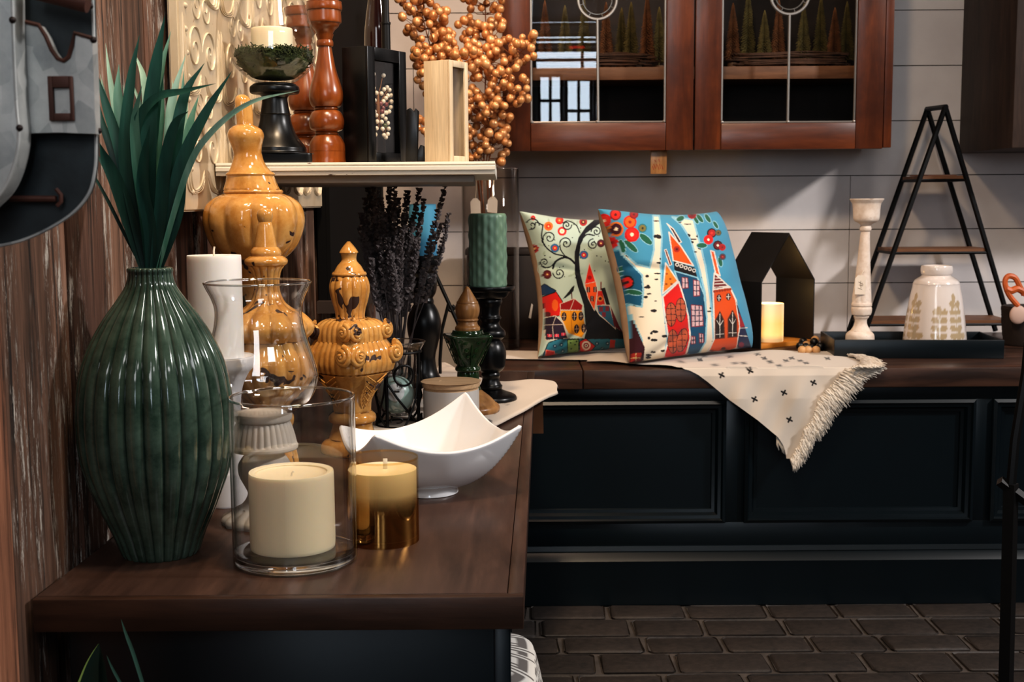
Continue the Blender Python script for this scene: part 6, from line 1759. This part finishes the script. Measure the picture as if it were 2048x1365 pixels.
# price tags hanging from the stems
for (x, y, lab_) in ((951, 412, 'left white swing tag hanging on the berry stems inside the glass cylinder'), (985, 409, 'right white swing tag hanging on the berry stems inside the glass cylinder')):
    tp = at_y(x, y, SYB-.045); w_ = scale_at(tp)
    t = thing('price_tag', tp, lab_, 'tag', 'white swing tags on the berry stems')
    bm = prism(BM(), [(-10*w_, -16*w_), (10*w_, -17*w_), (10*w_, 8*w_), (4*w_, 15*w_), (-4*w_, 15*w_), (-10*w_, 8*w_)], -.0006, .0006, axis='y'); obj('paper', bm, M('tag_white', C(226, 220, 214), .8), t, rot=(0, .06 if x > 960 else -.04, 0))
    s_ = at_y(x+4, y-80, SYB-.02)-tp
    bm = tube(BM(), [(0, -.001, 12*w_), s_*.5, s_], .0007 if x < 960 else .0022, 5); obj('string', bm, m_wick, t)

# ================================================================ foreground
# ---- galvanised wall bin (upper left)
m_galv, nt, b, o = newmat('galvanised_steel')
vo = node(nt, 'ShaderNodeTexVoronoi'); vo.inputs['Scale'].default_value = 46; L(nt, coords(nt, (1.4, 1, .8)), vo.inputs['Vector'])
n1 = noise(nt, coords(nt), 18, 5, .65)
col = mix(nt, .5, ramp(nt, vo.outputs['Color'], [(.2, C(140, 146, 148)), (.8, C(204, 206, 204))]), ramp(nt, n1, [(.3, C(120, 126, 128)), (.7, C(210, 210, 206))]))
L(nt, col, b.inputs['Base Color']); b.inputs['Metallic'].default_value = .35; b.inputs['Roughness'].default_value = .5
m_galvd = M('dark_galvanised', C(46, 54, 58), .55, metal=.3, var=.5, vscale=18, bmp=.2)
m_rivet = M('dark_rivet', C(40, 28, 26), .5, metal=.4)
m_rust = M('rusty_edge', C(74, 42, 32), .7, var=.3, vscale=30)
GY = 1.08
wl = wall_x(GY)
bo3 = Vector((wl+.02, GY, at_y(100, 300, GY).z))
t = thing('wall_bin', bo3, 'galvanised metal wall bin with a curved bottom at the upper left', 'wall bin')
def bq(px, py, Y): q = at_y(px, py, Y); return (q.x, q.z)
LX = 1024-(-wl-.002)*F/GY
o1 = [(LX, -80), (186, -80), (192, 120), (195, 290), (192, 345), (180, 388), (150, 425), (105, 455), (50, 480), (0, 492), (-60, 500), (LX, 506)]
cvp = catmull([(x, y, 0) for x, y in o1[2:11]], 5); o1 = o1[:2]+[(v_.x, v_.y) for v_ in cvp]+o1[-1:]
bm = prism(BM(), [bq(x, y, GY) for x, y in o1], GY, GY+.004, axis='y'); obj('back_plate', bm, m_galvd, t, origin=bo3)
rim = [Vector((bq(x, y, GY)[0], GY-.004, bq(x, y, GY)[1])) for x, y in o1[1:-1]]
bm = tube(BM(), rim, .0014, 6); obj('rolled_rim', bm, m_galv, t, origin=bo3)
f1 = [(LX, 10), (28, 38), (78, 50), (92, 72), (104, 100), (116, 117), (128, 122), (138, 114), (145, 92), (150, 66), (184, 76), (188, 170), (191, 268), (120, 265), (45, 267), (LX, 280)]
bm = prism(BM(), [bq(x, y, GY-.018) for x, y in f1], GY-.018, GY-.0045, axis='y'); obj('front_panel', bm, m_galv, t, origin=bo3)
ed = [Vector((bq(x, y, GY-.018)[0], GY-.019, bq(x, y, GY-.018)[1])) for x, y in f1[1:11]]
bm = tube(BM(), ed, .0018, 6); obj('rusty_lip', bm, m_rust, t, origin=bo3)
ed = [Vector((bq(x, y, GY-.018)[0], GY-.016, bq(x, y, GY-.018)[1])) for x, y in f1[12:15]]
s1 = [(LX, -80), (24, -80), (27, 60), (33, 200), (38, 262), (36, 300), (24, 345), (4, 385), (-30, 420), (LX, 470)]
cvp = catmull([(x, y, 0) for x, y in s1[1:9]], 5)
bm = prism(BM(), [bq(x, y, GY-.045) for x, y in [s1[0]]+[(v_.x, v_.y) for v_ in cvp]+[s1[-1]]], GY-.045, GY-.0185, axis='y', bevel=.001); obj('side_panel', bm, m_galv, t, origin=bo3)
bm = tube(BM(), [Vector((bq(v_.x, v_.y, GY-.045)[0], GY-.046, bq(v_.x, v_.y, GY-.045)[1])) for v_ in cvp], .0013, 6); obj('side_rim', bm, m_galv, t, origin=bo3)
bm = BM()
X0, Z1 = bq(97, 153, GY-.019); X1_, Z0 = bq(150, 242, GY-.019); a0, a3 = bq(108, 176, GY-.019); a1, a2 = bq(143, 227, GY-.019)
y0_, y1_ = GY-.0225, GY-.0185
box(bm, (X0, y0_, Z0), (a0, y1_, Z1), .0006); box(bm, (a1, y0_, Z0), (X1_, y1_, Z1), .0006); box(bm, (a0, y0_, Z0), (a1, y1_, a2), .0006); box(bm, (a0, y0_, a3), (a1, y1_, Z1), .0006)
obj('label_holder', bm, m_rust, t, origin=bo3)
for x, y, Y_ in ((25, 40, GY-.047), (39, 256, GY-.047), (180, 12, GY-.020), (187, 80, GY-.020), (197, 262, GY-.008)):
    q_ = at_y(x, y, Y_); obj('rivet', ball(BM(), (0, 0, 0),   .0028, 10, 8), m_rivet, t, loc=q_-bo3, smooth=180)
bm = tube(BM(), [at_y(60, -22, GY-.03), at_y(176, 8, GY-.03)], .0075, 12); obj('rusty_rail', bm, m_rust, t, origin=bo3)
bm = tube(BM(), [at_y(20, 398, GY-.008), at_y(112, 398, GY-.008)], .0028, 8); tube(bm, [at_y(112, 378, GY-.008), at_y(122, 390, GY-.008), at_y(122, 404, GY-.008), at_y(114, 412, GY-.008)], .0018, 6); obj('hanger_hook', bm, m_rust, t, origin=bo3)

# ---- pouf with fret pattern
PYc = 1.75; pzt = at_y(1060, 1248, PYc+.12).z
xr_ = at_y(1083, 1280, PYc).x
pw, pd_ = .20, .14
pcx = xr_+.012-pw
t = thing('pouf', (pcx, PYc, 0), 'grey and white fret patterned pouf on the floor beside the display table', 'pouf')
# Greek style key pattern as a small bitmap
KEY = ["111111110111", "000000010100", "011111010101", "010001010101", "010101010101", "010111010001", "010000011111", "011111110000"]
nu_, nv_ = 1200, 300
light, dk = np.array(C(214, 212, 208)[:3]), np.array(C(112, 108, 106)[:3])
th_a = 2*PI*np.arange(nu_)/nu_; v_a = np.arange(nv_)/(nv_-1)
supr = (np.abs(np.cos(th_a))**5+np.abs(np.sin(th_a))**5)**(-1/5)
bul = 1-.10*np.abs(2*v_a-.9)**3
bul = np.where(v_a > .955, bul*np.sqrt(np.maximum(0, 1-((v_a-.955)/.045)**2*.35)), bul)
K2 = bul[:, None]*supr[None]
Pp = np.stack([pw*K2*np.cos(th_a), pd_*K2*np.sin(th_a), np.broadcast_to((pzt*v_a)[:, None], K2.shape)], -1)
dx_ = np.hypot(np.diff(Pp[nv_//2, :, 0], append=Pp[nv_//2, 0, 0]), np.diff(Pp[nv_//2, :, 1], append=Pp[nv_//2, 0, 1]))
arc = np.concatenate([[0], np.cumsum(dx_)[:-1]])
KB = np.array([[int(c_) for c_ in r_] for r_ in KEY])
cu = (arc/.0062).astype(int)[None, :]; cvv = (pzt*v_a/.0060).astype(int)[:, None]
cc = np.where((KB[cvv % 8, (cu+cvv//8*5) % 12] == 1)[..., None], light, dk)
o_ = grid_mesh('side_cover', Pp, vcol_mat('pouf_weave', .9, .3, 900), t, cc, wrap=True)
bm = BM(); 
topr = [Vector(Pp[-1, i]) for i in range(0, nu_, 8)]
rings = []
for s_ in (1, .9, .6, .25):
    rings.append([bm.verts.new((v_.x*s_, v_.y*s_, pzt+.010*(1-s_**2))) for v_ in topr])
for a, b_ in zip(rings, rings[1:]):
    for k in range(len(a)): bm.faces.new((a[k], a[(k+1) % len(a)], b_[(k+1) % len(a)], b_[k]))
bm.faces.new(rings[-1]); bmesh.ops.recalc_face_normals(bm, faces=bm.faces)
obj('top_cover', bm, M('pouf_top', C(190, 188, 184), .9, var=.1), t, smooth=180)

# ---- snake plant in front of the table
SPY = 1.22
sb = at_y(195, 1365, SPY); sb = Vector((sb.x, SPY, 0))
t = thing('snake_plant', sb, 'pointed green leaves of a potted plant at the lower left corner', 'plant')
bm = lathe(BM(), smooth_prof([(.06, 0), (.075, .004), (.09, .12), (.095, .2), (.09, .204), (.083, .19), (.002, .185)], 4), 40); obj('pot', bm, M('plant_pot', C(60, 56, 52), .6), t)
m_sl = M('snake_leaf', C(12, 42, 34), .45, var=.3, vscale=20); m_sle = M('snake_leaf_edge', C(150, 176, 96), .5, var=.15)
m_sl2 = M('snake_leaf_grey', C(70, 110, 96), .5, var=.2, vscale=20)
def sleaf(pts, wpx, mat, edge=None, dy=0, tap=2.2):
    Y_ = SPY+dy
    P_ = [at_y(x, y, Y_) for x, y in pts]; low = P_[-1]; dr = (P_[-1]-P_[-2]); 
    r_ = Vector((sb.x+(low.x-sb.x)*.3, SPY+dy*.4, .18)); m_ = low+dr*1.0
    nk = max(2, int((m_-r_).length/max(.01, (P_[0]-P_[1]).length)))
    cv = catmull([r_.lerp(m_, k/nk) for k in range(nk+1)]+P_[::-1], 6)
    W = wpx*scale_at(low)/2; bm = BM(); pv = None; N = len(cv)
    tot = [0]
    for i in range(1, N): tot.append(tot[-1]+(cv[i]-cv[i-1]).length)
    for i, q_ in enumerate(cv):
        rem = (tot[-1]-tot[i])/(W*2*tap)
        w_ = W*max(.03, min(1, rem)**.75)
        row_ = [bm.verts.new(q_+Vector((x_*w_, -(abs(x_)*.3)*w_, 0))) for x_ in (-1, -.8, 0, .8, 1)]
        if pv:
            for k in range(4):
                f = bm.faces.new((pv[k], pv[k+1], row_[k+1], row_[k]))
                if edge and k == 0: f.material_index = 1
        pv = row_
    return obj('leaf', bm, [mat, edge or mat], t, origin=sb, smooth=180)
sleaf([(198, 1288), (186, 1325), (178, 1365)], 60, m_sl, m_sle)
sleaf([(242, 1239), (252, 1268), (266, 1305), (284, 1362)], 8, m_sl2, None, .03, 6)
sleaf([(213, 1311), (224, 1335), (240, 1365)], 7, m_sl2, None, .02, 6)
sleaf([(199, 1292), (203, 1325), (204, 1365)], 26, m_sl, None, .02, 3)

# ---- dark metal stool leg at the right edge
LY_ = 2.1
lo = at_y(2014, 1365, LY_); lo = Vector((lo.x, LY_, 0))
t = thing('metal_stool', lo, 'dark metal frame of a tall stool at the right edge', 'stool')
a, c = at_y(2012, 1365, LY_), at_y(2022, 968, LY_)
k = (0-c.z)/(a.z-c.z); ft = c+(a-c)*k; s2 = scale_at(c)
bm = tube(BM(), [ft, c], 13*s2*1.2, 4); obj('leg', bm, m_blackmetal, t, origin=lo, smooth=0)
bm = tube(BM(), [c+Vector((0, 0, -.005)), at_y(2030, 880, LY_), at_y(2052, 745, LY_), at_y(2062, 640, LY_)], 10*s2, 8); obj('back_post', bm, m_blackmetal, t, origin=lo)
bm = tube(BM(), [at_y(1999, 962, LY_), at_y(2050, 1000, LY_), at_y(2140, 1060, LY_)], 11*s2, 4); obj('seat_rail', bm, m_blackmetal, t, origin=lo, smooth=0)
a2 = at_y(2150, 1365, LY_); c2 = at_y(2140, 1055, LY_); k = (0-c2.z)/(a2.z-c2.z); bm = tube(BM(), [c2+(a2-c2)*k, c2], 13*s2*1.2, 4); obj('leg', bm, m_blackmetal, t, origin=lo, smooth=0)
# ================================================================ light
area('shop_window_light', (2.3, -1.6, 3.15), (.0, 2.4, .7), 1.2, 15, (1, .985, .98), .5)
area('track_light', (3.7, 1.3, 3.05), (.9, 3.6, .85),   .30, 120, (1, .96, .94))
area('shelf_spot', (-.05, 1.25, 2.9), (-.2, 2.6, 1.25), .25, 17, (1, .74, .48), spread=math.radians(110))
area('front_fill', (-.2, -.7, 2.0), (-.1, 2.0, .8), .68, 9, (.97, .98, 1), .8)
area('warm_pendant', (-.1, 2.95, 2.5), (-.05, 3.5, 1.2), .25, 7, (1, .70, .50), spread=math.radians(140))
area('table_downlight', (.7, .8, 3.0), (-.15, 1.9, .6), .4, 15, (1, .94, .88))
w = bpy.data.worlds.new('world'); SC.world = w; w.use_nodes = True
w.node_tree.nodes['Background'].inputs[0].default_value = (.5, .55, .6, 1); w.node_tree.nodes['Background'].inputs[1].default_value = .012
